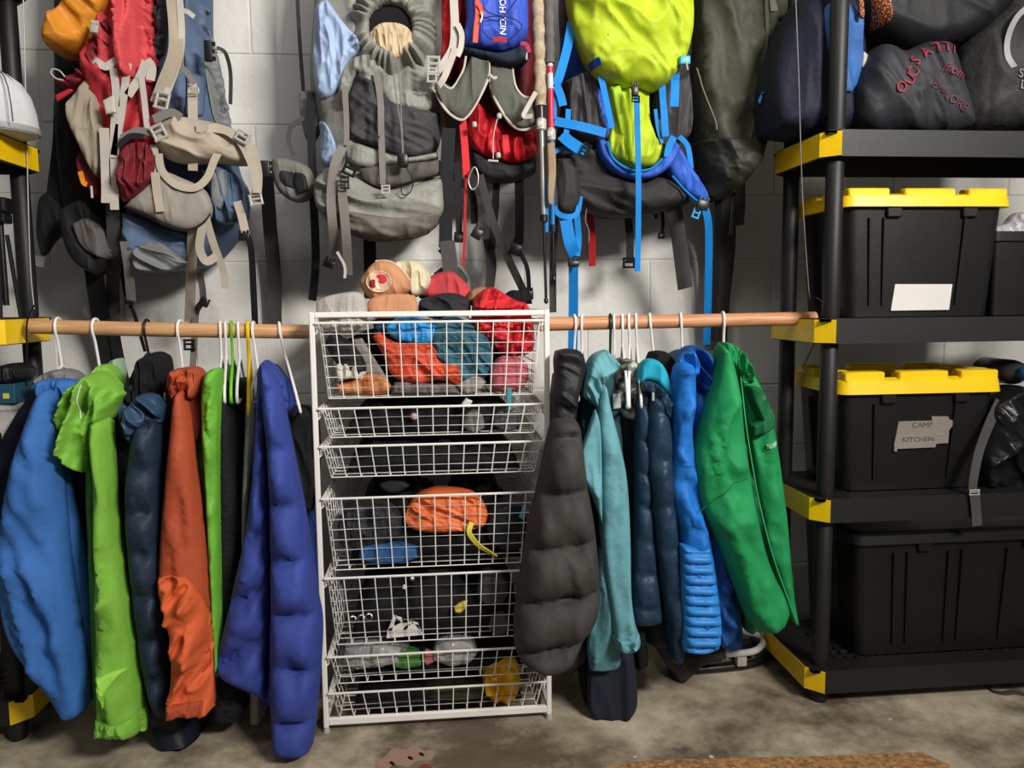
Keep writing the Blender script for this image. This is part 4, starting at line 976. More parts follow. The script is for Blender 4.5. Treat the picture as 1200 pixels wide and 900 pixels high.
# --- red pack with amber lid
redn = fab('red_nylon', (176, 38, 46), .55); redl = fab('coral_red_nylon', (204, 66, 70), .55); redd = fab('maroon_nylon', (112, 26, 34), .6)
amb = fab('amber_nylon', (206, 128, 28), .45); mesh_b = fab('beige_mesh', (150, 138, 118), .7, bump=.8, bscale=300); blkn = fab('black_pack_cloth', (32, 32, 34), .7)
a = pack('red backpack with amber lid, beige mesh pocket and white straps', 130, 320)
bk_ = soft('back_panel', [(62, 10), (66, -70), (90, -88), (150, -88), (168, -60), (172, 60), (176, 140), (168, 220), (132, 262), (100, 270), (74, 250), (64, 160), (62, 60)], 2.33, .06, .13, blkn, a, wr=.01)
rb = soft('body', [(112, 0), (110, -50), (122, -76), (160, -76), (170, -50), (171, 40), (173, 90), (180, 120), (182, 165), (178, 205), (160, 226), (142, 236), (130, 222), (120, 200), (116, 170), (114, 140), (104, 104), (98, 80), (104, 52), (112, 20)], 2.2, .1, .1, redn, a, wr=.022, ws=.035, an=4)
soft('front_panel', [(138, -10), (140, -60), (164, -60), (168, -10), (169, 30), (171, 70), (166, 90), (150, 92), (140, 75), (134, 40)], 2.09, .02, .03, redl, a, on=[rb], wr=.012, ws=.02, an=6)
soft('compression_wing', [(64, 96), (84, 88), (100, 72), (112, 44), (126, 20), (134, 40), (128, 70), (112, 84), (92, 98), (74, 104)], 2.12, .025, .04, redd, a, wr=.016, ws=.025, wa=.8)
soft('lid', [(53, 42), (60, 20), (74, 6), (88, -14), (112, -24), (126, -12), (124, 8), (112, 34), (98, 50), (78, 60), (58, 58)], 2.12, .06, .1, amb, a, wr=.018, ws=.05, wa=1.0, an=2.5)
soft('mesh_pocket', [(76, 128), (86, 112), (104, 88), (110, 104), (118, 130), (121, 165), (121, 196), (112, 208), (102, 192), (90, 165), (82, 148)], 2.13, .035, .06, mesh_b, a, wr=.012, ws=.03)
soft('pocket_base', [(94, 178), (104, 190), (116, 204), (118, 226), (112, 232), (96, 210), (90, 190)], 2.16, .02, .04, redd, a, wr=.006)
soft('tongue', [(140, 184), (152, 168), (172, 166), (180, 182), (179, 206), (162, 226), (143, 237), (137, 214)], 2.08, .02, .04, redd, a, wr=.022, ws=.025, an=4)
soft('pull_tab', [(64, 112), (80, 104), (86, 106), (78, 112), (67, 119)], 2.1, .006, .006, redn, a, wr=0)
wst = fab('pale_grey_webbing', (182, 174, 164), .75, bump=0)
for pts, wd in (([(133, 80), (136, 110), (134, 150), (133, 185)], 8), ([(150, 74), (146, 105), (141, 140), (134, 182)], 8), ([(166, 88), (170, 120), (174, 160)], 6), ([(122, 150), (124, 200), (125, 238)], 10), ([(133, 186), (134, 220), (135, 246)], 9), ([(181, 170), (184, 210), (187, 246)], 8)):
    strap('strap', pts, wd, 2.08, wst, a, on=[rb])
strap('strap', [(150, 112), (158, 100), (166, 88), (172, 72)], 9, 2.08, wst, a, on=[rb])
strap('strap', [(110, 70), (124, 78), (136, 72), (148, 78)], 8, 2.08, wst, a, on=[rb])
strap('strap', [(172, 70), (178, 80), (176, 94)], 9, 2.08, wst, a)
strap('strap', [(111, 24), (110, 40)], 8, 2.05, wst, a); clip(111, 32, 8, 12, 2.045, clip_gry, a, 10)
soft('loop', [(120, 118), (134, 110), (136, 132), (124, 134)], 2.06, .006, .006, wst, a, wr=0)
cord('zip_pull', [(74, 94), (66, 92), (60, 86), (62, 81), (70, 83), (76, 90)], .0018, 2.07, wst, a)
strap('strap', [(142, 162), (158, 154), (172, 154), (184, 160)], 7, 2.06, gry_web, a)
strap('strap', [(138, 172), (152, 160), (168, 160)], 6, 2.055, blk_web, a)
strap('shoulder_strap', [(76, 120, 2.3), (74, 170, 2.3), (68, 220, 2.3), (64, 262, 2.32)], 20, 2.3, blk_web, a, thick=.012)
buckle(186, 155, 12, 14, 2.05, clip_gry, a, -25)
strap('toggle', [(94, 201), (98, 214), (102, 216)], 5, 2.1, mat('orange_tab', (226, 140, 30), .6), a); cord('cord', [(107, 218), (108, 232)], .003, 2.1, wst, a)
# black padded hip belt of the red pack
hb = soft('hip_belt', [(70, 250), (84, 238), (100, 236), (122, 256), (130, 282), (128, 306), (112, 322), (92, 312), (76, 290)], 2.22, .04, .1, blkn, a, wr=.008)
soft('belt_pad', [(84, 262), (104, 256), (122, 272), (129, 290), (126, 304), (108, 298), (92, 284)], 2.17, .012, .02, fab('grey_belt', (92, 88, 86), .8), a, on=[hb], wr=.004)
strap('strap', [(132, 240, 2.14), (134, 300, 2.2), (132, 345, 2.3), (134, 382, 2.35)], 15, 2.2, dgry_web, a)
strap('strap', [(110, 318, 2.25), (116, 360, 2.32), (124, 400, 2.38), (134, 452, 2.4)], 20, 2.3, blk_web, a)
strap('strap', [(140, 300), (148, 345), (158, 370), (170, 412)], 5, 2.3, blk_web, a, tw=(0, 40))
clip(152, 352, 10, 10, 2.28, clip_blk, a)
strap('strap', [(133, 382, 2.35), (137, 410, 2.38), (146, 450, 2.38)], 12, 2.35, blk_web, a)
soft('belt_wing', [(46, 232), (62, 224), (76, 240), (74, 268), (60, 282), (48, 300), (42, 270)], 2.32, .02, .05, blkn, a, wr=.004)
strap('strap', [(46, 300, 2.3), (44, 312, 2.3)], 12, 2.3, gry_web, a)

# --- slate blue pack with beige harness
slate = fab('slate_blue_nylon', (78, 96, 124), .6); gryn = fab('pack_grey_nylon', (116, 118, 118), .6); bei = fab('beige_padding', (168, 154, 134), .8, bump=.2); taupe = fab('taupe_foam', (150, 142, 132), .85, bump=.15)
b = pack('slate blue backpack with beige harness and hip belt', 215, 316)
bb_ = soft('body', [(172, 0), (172, -60), (186, -84), (222, -84), (236, -60), (238, 30), (246, 60), (254, 110), (262, 150), (272, 196), (283, 220), (281, 256), (266, 284), (242, 308), (222, 314), (188, 318), (156, 313), (146, 284), (146, 250), (164, 200), (174, 120), (172, 50)], 2.31, .12, .15, slate, b, wr=.014, ws=.06)
soft('side_panel', [(232, 18), (240, 40), (250, 80), (257, 120), (262, 148), (250, 142), (242, 110), (236, 70)], 2.2, .012, .03, gryn, b, on=[bb_], wr=.006)
soft('gathered_mesh', [(174, -50), (196, -50), (200, 30), (194, 66), (180, 70), (174, 40)], 2.19, .02, .03, fab('charcoal_mesh', (58, 58, 60), .8), b, on=[bb_], wr=.012, ws=.016, an=1.2)
soft('side_panel', [(214, -50), (230, -50), (236, 60), (238, 136), (220, 138), (218, 80)], 2.19, .01, .03, slate, b, on=[bb_], wr=.006)
strap('shoulder_strap', [(200, -66, 2.15), (203, -12, 2.11), (207, 30, 2.1), (206, 65, 2.09), (194, 98, 2.09), (185, 122, 2.1)], 15, 2.1, bei, b, thick=.014)
strap('strap', [(207, -60, 2.13), (210, -10, 2.1), (213, 40, 2.09), (208, 75, 2.085), (192, 118, 2.085)], 7, 2.1, wst, b)
buckle(190, 118, 12, 16, 2.075, clip_gry, b, 15)
strap('strap', [(206, 72), (218, 84), (228, 98)], 6, 2.09, gry_web, b)
strap('strap', [(225, 98, 2.12), (226, 130, 2.1), (226, 200, 2.1)], 10, 2.1, bei_web, b); buckle(227, 106, 10, 5, 2.09, clip_gry, b)
h1 = soft('hip_belt', [(184, 152), (192, 140), (208, 136), (236, 140), (262, 146), (284, 156), (296, 172), (295, 186), (284, 192), (250, 190), (214, 190), (192, 184), (183, 168)], 2.12, .05, .06, bei, b, wr=.014, ws=.045, wa=1.2, an=2)
strap('strap', [(230, 150), (262, 152), (280, 164), (290, 180), (298, 200), (302, 226)], 9, 2.06, bei_web, b, on=[h1])
strap('strap', [(285, 158, 2.06), (296, 178, 2.06), (302, 205, 2.07), (300, 236, 2.08)], 10, 2.07, bei_web, b)
buckle(300, 234, 12, 10, 2.07, clip_gry, b, -10); buckle(284, 160, 12, 10, 2.05, clip_gry, b, 30)
strap('strap', [(264, 166), (252, 186), (243, 208), (228, 220), (206, 216), (190, 200), (186, 180)], 8, 2.07, bei_web, b)
strap('strap', [(180, 140), (200, 132), (212, 138)], 9, 2.06, gry_web, b)
h2 = soft('belt_pad', [(146, 242), (156, 228), (170, 214), (188, 200), (212, 208), (236, 220), (246, 236), (246, 250), (236, 262), (218, 269), (196, 264), (172, 252)], 2.11, .03, .06, taupe, b, wr=.004)
cord('piping', [(146, 242), (172, 253), (196, 265), (218, 270), (236, 263), (246, 250)], .003, 2.1, blk_web, b)
soft('base_panel', [(144, 248), (162, 252), (192, 268), (218, 272), (222, 296), (208, 312), (180, 316), (156, 310), (146, 282)], 2.18, .03, .04, slate, b, wr=.02, ws=.05, wa=1.2, an=3)
soft('base_sheen', [(156, 296), (168, 286), (186, 284), (206, 298), (218, 308), (196, 318), (166, 318), (156, 310)], 2.14, .02, .03, gryn, b, wr=.012, ws=.03, wa=1.1)  # grey sheen on the pack bottom, put in as colour
soft('stuff_pocket', [(236, 200), (262, 196), (280, 210), (284, 236), (280, 256), (262, 262), (248, 254), (246, 226)], 2.16, .035, .06, slate, b, wr=.016, ws=.03)
soft('side_panel', [(248, 202), (262, 198), (266, 230), (258, 246), (248, 238)], 2.12, .01, .02, gryn, b, wr=.006)
for pts, wd, m_ in (([(182, 202, 2.07), (184, 224, 2.07), (188, 248, 2.07)], 9, bei_web), ([(226, 268, 2.12), (224, 320, 2.2), (222, 378, 2.3)], 11, bei_web), ([(240, 250, 2.1), (250, 285, 2.12), (262, 318, 2.15), (264, 338, 2.16)], 8, bei_web), ([(146, 283, 2.12), (150, 310, 2.14), (154, 352, 2.2)], 10, gry_web),
                   ([(238, 262, 2.1), (234, 290, 2.11), (242, 306, 2.12), (254, 300, 2.12)], 9, bei_web), ([(278, 236, 2.1), (284, 256, 2.1), (288, 275, 2.1)], 9, bei_web), ([(286, 270, 2.12), (294, 290, 2.14), (297, 340, 2.2), (299, 380, 2.25)], 7, blk_web), ([(234, 318, 2.2), (238, 350, 2.25), (230, 365, 2.28), (228, 395, 2.3), (226, 430, 2.32)], 7, gry_web),
                   ([(278, 260, 2.14), (272, 240, 2.14), (282, 222, 2.14)], 7, dgry_web)):
    strap('strap', pts, wd, 2.1, m_, b)
clip(286, 276, 12, 12, 2.09, clip_blk, b); clip(240, 354, 10, 10, 2.24, clip_blk, b, 30)
buckle(222, 404, 10, 10, 2.3, clip_blk, b)
clip(246, 60, 22, 12, 2.14, clip_blk, b, 90)
strap('strap', [(254, 56, 2.14), (264, 62, 2.16), (270, 85, 2.2), (270, 122, 2.24)], 4, 2.2, dgry_web, b)
strap('strap', [(212, 12), (220, 14), (228, 20)], 5, 2.12, wst, b)
strap('hip_strap', [(312, 204, 2.3), (316, 260, 2.38), (321, 320, 2.42), (322, 380, 2.44)], 15, 2.35, dgry_web, b, thick=.004)

# --- big grey pack with drawstring mouth
silv = fab('silver_grey_nylon', (132, 132, 124), .5, bump=.3); lblu = fab('pale_blue_nylon', (152, 174, 208), .55); dgr = fab('dark_grey_cordura', (58, 58, 60), .7); drk = fab('dark_taupe', (84, 78, 74), .75); khk = fab('beige_liner', (190, 166, 132), .7)
c = pack('large grey backpack with drawstring mouth and pale blue side', 450, 278)
cb_ = soft('body', [(368, -30), (384, -84), (440, -100), (494, -84), (516, -30), (522, 30), (520, 80), (522, 150), (520, 200), (520, 246), (500, 272), (468, 279), (430, 279), (392, 264), (372, 246), (366, 216), (374, 176), (372, 140), (362, 100), (363, 50), (366, 10)], 2.28, .13, .17, silv, c, wr=.016, ws=.06)
soft('side_panel', [(370, 140), (384, 148), (398, 176), (400, 196), (384, 196), (374, 178)], 2.2, .01, .03, lblu, c, on=[cb_], wr=.008)
# drawstring mouth: gathered collar around an opening
mc = P(458, 34, 2.14); mo = MB(); n_ = 168; V = []; F = []
rings = [(.058, .012, .001), (.060, -.014, .004), (.064, -.026, .006), (.072, -.032, .009), (.084, -.028, .012), (.098, -.014, .013), (.112, .006, .011), (.126, .04, .006)]
for R0, dy, ga in rings:
    for k in range(n_):
        q = 2*math.pi*k/n_; g = ga*(2*abs(((q*23/(2*math.pi)+.5*math.sin(3*q)+.3*math.sin(7*q)) % 1)-.5)-.5)*1.6*(1+.35*math.sin(q*5))
        V.append((mc.x+(R0+g*.6)*math.cos(q)*.92, 2.13+dy-g*1.1, mc.z+(R0+g*.6)*math.sin(q)*.95))
for i in range(len(rings)-1):
    for k in range(n_): F.append((i*n_+k, i*n_+(k+1) % n_, (i+1)*n_+(k+1) % n_, (i+1)*n_+k))
dc_ = mesh('drawstring_collar', V, F, silv, c); BV[dc_] = BVHTree.FromPolygons([Vector(p) for p in V], F)
soft('side_panel', [(365, 0), (382, -4), (400, 22), (414, 40), (422, 54), (416, 64), (408, 72), (398, 96), (384, 110), (370, 106), (363, 80), (363, 40)], 2.13, .012, .03, lblu, c, on=[cb_, dc_], wr=.008, ws=.03)
soft('mouth_shadow_disc', [(430, 30), (436, 14), (456, 8), (476, 12), (487, 30), (486, 52), (470, 68), (448, 66), (434, 50)], 2.125, .002, .02, fab('mouth_dark', (20, 19, 19), .9), c, wr=0)  # black disc stands in for the shade inside the mouth
soft('liner', [(433, 38), (444, 28), (462, 26), (478, 32), (485, 48), (478, 60), (462, 70), (448, 60), (438, 50)], 2.116, .014, .004, khk, c, wr=.006, ws=.015)
soft('brow_pocket', [(396, 98), (402, 78), (416, 66), (436, 66), (452, 84), (466, 100), (488, 106), (512, 102), (516, 116), (496, 130), (462, 126), (436, 112), (418, 84), (408, 108), (402, 126), (396, 114)], 2.13, .016, .03, silv, c, on=[cb_], wr=.01, ws=.03)
fpk = soft('front_pocket', [(406, 124), (414, 92), (424, 80), (436, 84), (448, 104), (472, 120), (500, 128), (516, 126), (516, 160), (508, 180), (476, 182), (440, 172), (410, 162)], 2.12, .02, .03, dgr, c, on=[cb_], wr=.01, ws=.04, wa=1.0)
base_ = soft('base', [(368, 212), (384, 198), (400, 196), (422, 210), (450, 222), (490, 214), (520, 206), (521, 248), (502, 272), (466, 280), (430, 280), (390, 264), (370, 242)], 2.14, .05, .06, silv, c, wr=.012, ws=.05, wa=1.4)
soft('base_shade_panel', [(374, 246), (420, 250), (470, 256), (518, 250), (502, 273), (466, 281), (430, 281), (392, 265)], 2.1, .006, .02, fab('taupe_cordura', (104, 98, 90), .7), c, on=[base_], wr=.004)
bnd = soft('band', [(420, 198), (440, 194), (470, 192), (516, 187), (519, 204), (492, 210), (452, 220), (428, 212)], 2.12, .018, .03, drk, c, wr=.006)
plp = soft('pocket_lip', [(404, 166), (420, 168), (444, 176), (474, 184), (512, 178), (514, 186), (470, 192), (424, 196), (408, 186)], 2.13, .014, .03, silv, c, wr=.006)
for pts, wd, m_ in (([(441, 84), (446, 120), (447, 160), (449, 216)], 7, gry_web), ([(404, 100), (406, 140), (406, 170)], 6, gry_web)):
    strap('strap', pts, wd, 2.1, m_, c, on=[cb_, base_, fpk, bnd, plp])
cord('drawcord', [(460, 70), (464, 110), (470, 150), (472, 186)], .0018, 2.07, gry_web, c, on=[cb_, fpk]); cord('drawcord', [(466, 70), (469, 110), (471, 150), (473, 186)], .0018, 2.07, gry_web, c, on=[cb_, fpk])
cp0 = P(472, 188, 2.06)
MB().rbox(cp0.x-.014, cp0.x+.014, 2.05, 2.072, cp0.z-.018, cp0.z+.018, .007).build('cord_lock', clip_blk, c, True)
cord('drawcord', [(476, 196), (484, 212), (480, 226), (472, 228), (470, 220)], .0016, 2.06, clip_blk, c)
for pts, wd, m_ in (([(402, 172, 2.1), (392, 195, 2.07), (388, 230, 2.07), (390, 265, 2.08), (394, 300, 2.15)], 10, gry_web), ([(398, 200, 2.07), (402, 235, 2.06), (406, 280, 2.08), (408, 322, 2.14)], 10, gry_web), ([(395, 295), (404, 312), (404, 326)], 3, wst), ([(364, 108, 2.2), (366, 200, 2.2), (370, 300, 2.25), (366, 352, 2.3)], 9, blk_web), ([(346, -90, 2.34), (348, -12, 2.3), (352, 60, 2.28), (360, 160, 2.24)], 4, dgry_web),
                    ([(526, 150, 2.1), (523, 220, 2.1), (522, 285, 2.12), (520, 290, 2.12)], 15, blk_web), ([(524, 282, 2.1), (528, 320, 2.1), (529, 346, 2.1)], 17, dgry_web), ([(433, 275, 2.25), (434, 320, 2.3), (434, 350, 2.35)], 14, blk_web), ([(536, 190, 2.15), (537, 240, 2.15), (538, 275, 2.16)], 7, blk_web)):
    strap('strap', pts, wd, 2.1, m_, c)
clip(538, 278, 12, 12, 2.15, clip_blk, c); clip(386, 308, 12, 12, 2.2, clip_blk, c, 20); buckle(452, 222, 8, 8, 2.055, clip_gry, c)
buckle(410, 198, 12, 12, 2.05, clip_blk, c, 25); buckle(404, 214, 8, 12, 2.045, clip_blk, c)
soft('side_wing', [(350, 108), (366, 106), (376, 118), (376, 146), (366, 168), (358, 162), (352, 138)], 2.26, .02, .05, gryn, c, wr=.008)
hp = soft('hip_pocket', [(318, 190), (326, 184), (346, 188), (362, 196), (368, 212), (364, 230), (346, 236), (328, 226), (320, 210)], 2.2, .04, .06, fab('grey_hip_pocket', (106, 104, 96), .7), c, wr=.006)
soft('pocket_window', [(330, 200), (344, 202), (344, 220), (334, 216), (329, 208)], 2.16, .004, .01, blkn, c, on=[hp], wr=.002)
soft('pocket_strap', [(346, 202), (358, 206), (362, 224), (350, 228), (344, 214)], 2.16, .008, .01, blkn, c, on=[hp], wr=.002)
strap('strap', [(356, 138), (342, 148), (338, 164), (344, 182)], 5, 2.2, dgry_web, c); clip(311, 198, 18, 20, 2.17, clip_blk, c, 90)

# --- red pack behind the running vest
d = pack('red daypack hanging behind the blue running vest', 585, 208)
db = soft('body', [(514, -20), (524, -70), (560, -84), (606, -72), (624, -30), (628, 60), (630, 120), (630, 178), (612, 190), (582, 188), (556, 176), (544, 140), (530, 92), (518, 70), (514, 30)], 2.3, .07, .16, redd, d, wr=.012)
soft('front_panel', [(519, -30), (530, -60), (544, -30), (542, 30), (538, 66), (528, 92), (519, 80), (516, 40)], 2.23, .02, .03, fab('bright_red', (196, 30, 36), .5), d, wr=.012, ws=.025)
soft('lower_panel', [(550, 128), (560, 120), (578, 136), (600, 152), (629, 154), (629, 180), (610, 190), (582, 186), (556, 175), (546, 152)], 2.21, .03, .04, fab('scarlet', (190, 26, 36), .5), d, wr=.014, ws=.03)
soft('base', [(550, 174), (580, 187), (610, 191), (629, 183), (628, 202), (604, 212), (574, 212), (556, 200)], 2.25, .04, .06, blkn, d, wr=.006)
for pts, wd, m_, y_ in (([(542, 140), (545, 175), (547, 208)], 8, fab('bright_red_web', (214, 30, 40), .6), 2.14), ([(546, 205), (545, 250), (543, 312)], 3, red_web, 2.14), ([(562, 205, 2.2), (576, 255, 2.25), (592, 295, 2.3), (614, 342, 2.35)], 9, dgry_web, 2.3), ([(582, 208, 2.26), (580, 250, 2.3), (576, 292, 2.34)], 8, blk_web, 2.3), ([(608, 205, 2.26), (609, 250, 2.3), (608, 290, 2.32)], 10, blk_web, 2.3),
                    ([(609, 296, 2.3), (618, 315, 2.3), (620, 345, 2.3)], 5, blk_web, 2.3), ([(572, 280, 2.33), (576, 310, 2.36), (573, 340, 2.38)], 11, dgry_web, 2.3), ([(592, 158), (594, 178)], 7, fab('bright_red_web', (214, 30, 40), .6), 2.15), ([(527, 205, 2.2), (552, 225, 2.25), (556, 262, 2.3)], 8, blk_web, 2.2)):
    strap('strap', pts, wd, y_, m_, d)
clip(560, 272, 12, 16, 2.28, clip_blk, d, 30); clip(605, 290, 14, 18, 2.3, clip_blk, d, 20)
clip(620, 344, 10, 14, 2.29, clip_blk, d)
# --- small blue running vest
e = pack('small blue running vest with grey mesh wings and orange zip', 580, 152, 'running vest', 'running_vest')
vb = fab('vest_blue', (50, 78, 190), .55); wing = fab('olive_grey_mesh', (88, 90, 80), .8, bump=.6, bscale=280); trim = fab('beige_trim', (190, 182, 168), .7, bump=0)
wg1 = soft('wing', [(508, 104), (514, 92), (530, 102), (544, 82), (552, 66), (574, 72), (572, 94), (560, 118), (548, 136), (538, 140), (522, 128)], 2.12, .02, .03, wing, e, wr=.01)
wg2 = soft('wing', [(572, 76), (586, 72), (600, 82), (604, 104), (616, 114), (628, 114), (629, 146), (614, 152), (600, 148), (586, 130), (574, 108)], 2.14, .02, .03, wing, e, wr=.01)
cord('binding', [(508, 104), (522, 128), (538, 140), (548, 136), (560, 118), (572, 92), (573, 74)], .0036, 2.11, trim, e)
cord('binding', [(573, 84), (577, 108), (588, 130), (602, 148), (616, 152), (629, 146)], .0036, 2.13, trim, e)
cord('binding', [(508, 104), (512, 92), (528, 104), (542, 84), (546, 66)], .003, 2.11, trim, e); cord('binding', [(600, 74), (604, 100), (614, 113), (628, 114)], .003, 2.13, trim, e)
vbo = soft('body', [(546, -30), (556, -64), (604, -64), (616, -30), (620, 24), (616, 44), (602, 55), (584, 60), (562, 57), (545, 54), (543, 40), (547, 18)], 2.12, .05, .08, vb, e, wr=.008, ws=.03)
soft('base', [(540, 54), (562, 58), (584, 62), (604, 56), (618, 44), (622, 62), (612, 74), (590, 76), (562, 68), (542, 62)], 2.12, .03, .06, fab('navy_mesh', (30, 36, 52), .8), e, wr=.004)
strap('zip', [(559, -6), (560, 15), (558, 34), (557, 50)], 5.5, 2.06, mat('orange_zip', (226, 80, 50), .6), e, on=[vbo])
strap('zip_garage', [(560, 4), (565, 12), (564, 18)], 5, 2.055, mat('orange_zip', (226, 80, 50), .6), e, on=[vbo])
cord('zip_pull', [(564, 14), (565, 20), (563, 26)], .002, 2.05, white_hanger, e, on=[vbo])
bun = mat('navy_bungee', (34, 36, 80), .6, 0)
for pts in ([(566, -4), (568, 10), (576, 16), (590, 18), (598, 10), (608, -4)], [(564, 22), (580, 19), (602, 22), (612, 30)], [(566, 24), (566, 36), (574, 45), (586, 48), (600, 44), (610, 34), (612, 28)]):
    cord('bungee', pts, .0013, 2.05, bun, e, on=[vbo], lift=.002)
strap('pull_loop', [(578, 47), (586, 46), (594, 48)], 5, 2.05, red_web, e, on=[vbo])
text('lettering', 'OHYCIN', 589, 19, 2.06, 7, white_hanger, e, on=[vbo], rot=-90, wide=1.0)
strap('strap', [(536, -50, 2.14), (532, -8, 2.1), (533, 30, 2.1), (531, 55, 2.1), (522, 72, 2.09), (510, 86, 2.09)], 9, 2.1, wst, e); strap('strap', [(534, 56, 2.09), (520, 92, 2.09), (508, 106, 2.1)], 7, 2.1, wst, e)
strap('strap', [(536, 28), (541, 40), (540, 56), (536, 66)], 6, 2.09, trim, e); buckle(508, 76, 12, 16, 2.07, clip_gry, e); buckle(506, 88, 9, 14, 2.07, clip_gry, e)
strap('tab', [(610, 53), (616, 54), (618, 62)], 8, 2.09, fab('raspberry_web', (168, 30, 70), .6), e); cord('cord_end', [(617, 62), (617, 70)], .003, 2.09, clip_gry, e)
cord('drawcord', [(584, 136), (580, 150), (578, 166), (578, 186)], .0015, 2.1, wst, e); cord('drawcord', [(574, 88), (579, 92), (582, 90)], .004, 2.1, wst, e)
for a_, b_ in ((585, 136), (584, 182), (556, 146), (613, 135)):
    q = P(a_, b_, 2.1); MB().lathe([(.002, -.008), (.006, -.006), (.007, 0), (.006, .006), (.002, .008)], q, 12).build('cord_lock', clip_gry, e, True)
cord('toggle_bar', [(572, 188), (584, 189)], .003, 2.1, wst, e)
# carabiner
kb = cr([(550, 206), (556, 196), (560, 205), (559, 218), (553, 222), (549, 214)], 5)
tag(MB().tube([P(p[0], p[1], 2.12) for p in kb], .0024, 8, True).build('carabiner', steel, None, True), 'small silver carabiner clipped to the thin red strap', 'carabiner')

# --- trekking poles
corkg = mat('cork_grip', (176, 158, 132), .85, .5, 200, .2, .3, cscale=60); foam = fab('grey_foam', (92, 90, 88), .85, bump=.4, bscale=300)
def pole(label, x0, x1, grip_m, bands, g_end, shaft_m, y, w_, clamp_y, end, shaft2_m):
    t = thing('trekking_pole', label, 'trekking pole', (P(x1, end, y).x, y, P(x1, end, y).z))
    A = P(x0, -46, y); B = P(x1, end, y)
    def at(py): f = (py+14)/(end+14); return P(x0+(x1-x0)*f, py, y)
    k = S(y); g = []; n = 44
    for i in range(n+1):
        py = -46+(g_end+46)*i/n; g.append((at(py), w_*k/2*(1+.1*math.cos((py+14)/bands*2*math.pi)-.05*(i % 5 == 0))))
    MB().tube([q[0] for q in g], [q[1] for q in g], 16).build('grip', grip_m, t, True)
    MB().tube([at(g_end), at(clamp_y)], w_*k*.3, 14).build('upper_shaft', shaft_m, t, True)
    q = at(clamp_y); MB().lathe([(w_*k*.3, -.016), (w_*k*.46, -.012), (w_*k*.46, .012), (w_*k*.3, .016)], q, 16).rbox(q.x-.012, q.x+.004, q.y-.014, q.y, q.z-.008, q.z+.008, .003).build('clamp', clip_gry, t, True)
    MB().tube([at(clamp_y), at(clamp_y+110)], w_*k*.24, 12).build('middle_shaft', shaft2_m, t, True)
    q = at(clamp_y+110); MB().lathe([(w_*k*.26, -.01), (w_*k*.36, -.008), (w_*k*.36, .008), (w_*k*.26, .01)], q, 14).build('collar', clip_blk, t, True)
    MB().tube([q, B], [w_*k*.14, w_*k*.12], 10).build('lower_shaft', clip_blk, t, True)
    MB().lathe([(.002, 0), (.006, .004), (.006, .012), (.003, .016)], B, 10).build('tip', clip_blk, t, True)
    return t, at
tp1, at1 = pole('trekking pole with beige cork grip between the packs', 630, 640, corkg, 24, 124, mat('dark_alloy', (70, 68, 66), .35, 0, metal=.6), 2.1, 13, 146, 356, mat('grey_alloy', (150, 146, 140), .4, 0, metal=.4))
tp2, at2 = pole('trekking pole with grey foam grip and red white shaft', 643, 649, foam, 18, 74, mat('white_alloy', (206, 200, 200), .35, 0), 2.1, 11, 158, 330, mat('blue_alloy', (30, 110, 180), .4, 0))
for a_, b_ in ((78, 86), (104, 150)):
    MB().tube([at2(a_), at2(b_)], 11*S(2.1)*.31, 14).build('red_band', mat('red_paint', (196, 40, 66), .4, 0), tp2, True)
strap('wrist_strap', [(628, 108, 2.07), (618, 126, 2.07), (614, 136, 2.07), (624, 136, 2.06)], 5, 2.07, wst, tp1)
strap('wrist_strap', [(646, 200, 2.1), (650, 250, 2.12), (648, 310, 2.2), (648, 366, 2.25)], 8, 2.1, dgry_web, tp2)
soft('wrist_loop', [(641, 168), (650, 166), (652, 200), (648, 240), (642, 236), (642, 200)], 2.08, .006, .006, mat('tan_strap', (150, 130, 104), .8), tp2, wr=0)

# --- bright blue and lime pack
lm = fab('neon_yellow_green', (170, 192, 26), .55, bump=.25, bscale=45); cob = fab('cobalt_blue', (40, 88, 190), .55); anth = fab('anthracite', (62, 60, 62), .65); bkc = fab('black_cordura', (44, 42, 40), .7)
g = pack('cobalt and neon yellow backpack with bright blue straps', 740, 252)
gb2 = soft('body', [(660, -20), (676, -66), (800, -66), (814, -20), (816, 60), (812, 120), (808, 170), (818, 224), (800, 242), (760, 252), (720, 254), (684, 246), (656, 238), (650, 200), (656, 160), (664, 90)], 2.3, .1, .16, bkc, g, wr=.014, ws=.06)
soft('side_panel', [(664, 30), (672, 34), (682, 60), (692, 84), (680, 92), (667, 96), (662, 70)], 2.19, .015, .03, cob, g, on=[gb2], wr=.006)
soft('side_pocket', [(660, 96), (676, 88), (694, 80), (700, 96), (704, 128), (712, 158), (700, 170), (680, 164), (668, 140)], 2.16, .03, .04, anth, g, wr=.014, ws=.03)
soft('side_panel', [(694, 100), (704, 104), (712, 130), (718, 160), (712, 168), (704, 140)], 2.15, .012, .03, cob, g, wr=.008, ws=.015)
soft('front_panel', [(708, 98), (724, 94), (762, 100), (762, 130), (767, 156), (780, 174), (774, 188), (758, 197), (736, 195), (718, 184), (712, 166), (717, 140)], 2.15, .035, .04, lm, g, wr=.014, ws=.035)
soft('front_panel_fold', [(716, 104), (726, 98), (736, 130), (746, 180), (738, 190), (726, 150)], 2.11, .008, .02, fab('neon_deep', (160, 196, 10), .55), g, wr=.006)
soft('side_panel', [(764, 104), (790, 96), (808, 84), (812, 116), (810, 156), (796, 166), (782, 176), (770, 158), (764, 132)], 2.17, .025, .04, anth, g, wr=.012)
soft('base_band', [(700, 162), (711, 166), (720, 186), (742, 198), (762, 197), (778, 184), (790, 164), (797, 172), (788, 192), (768, 207), (740, 209), (716, 198), (704, 182)], 2.12, .02, .04, cob, g, wr=.006)
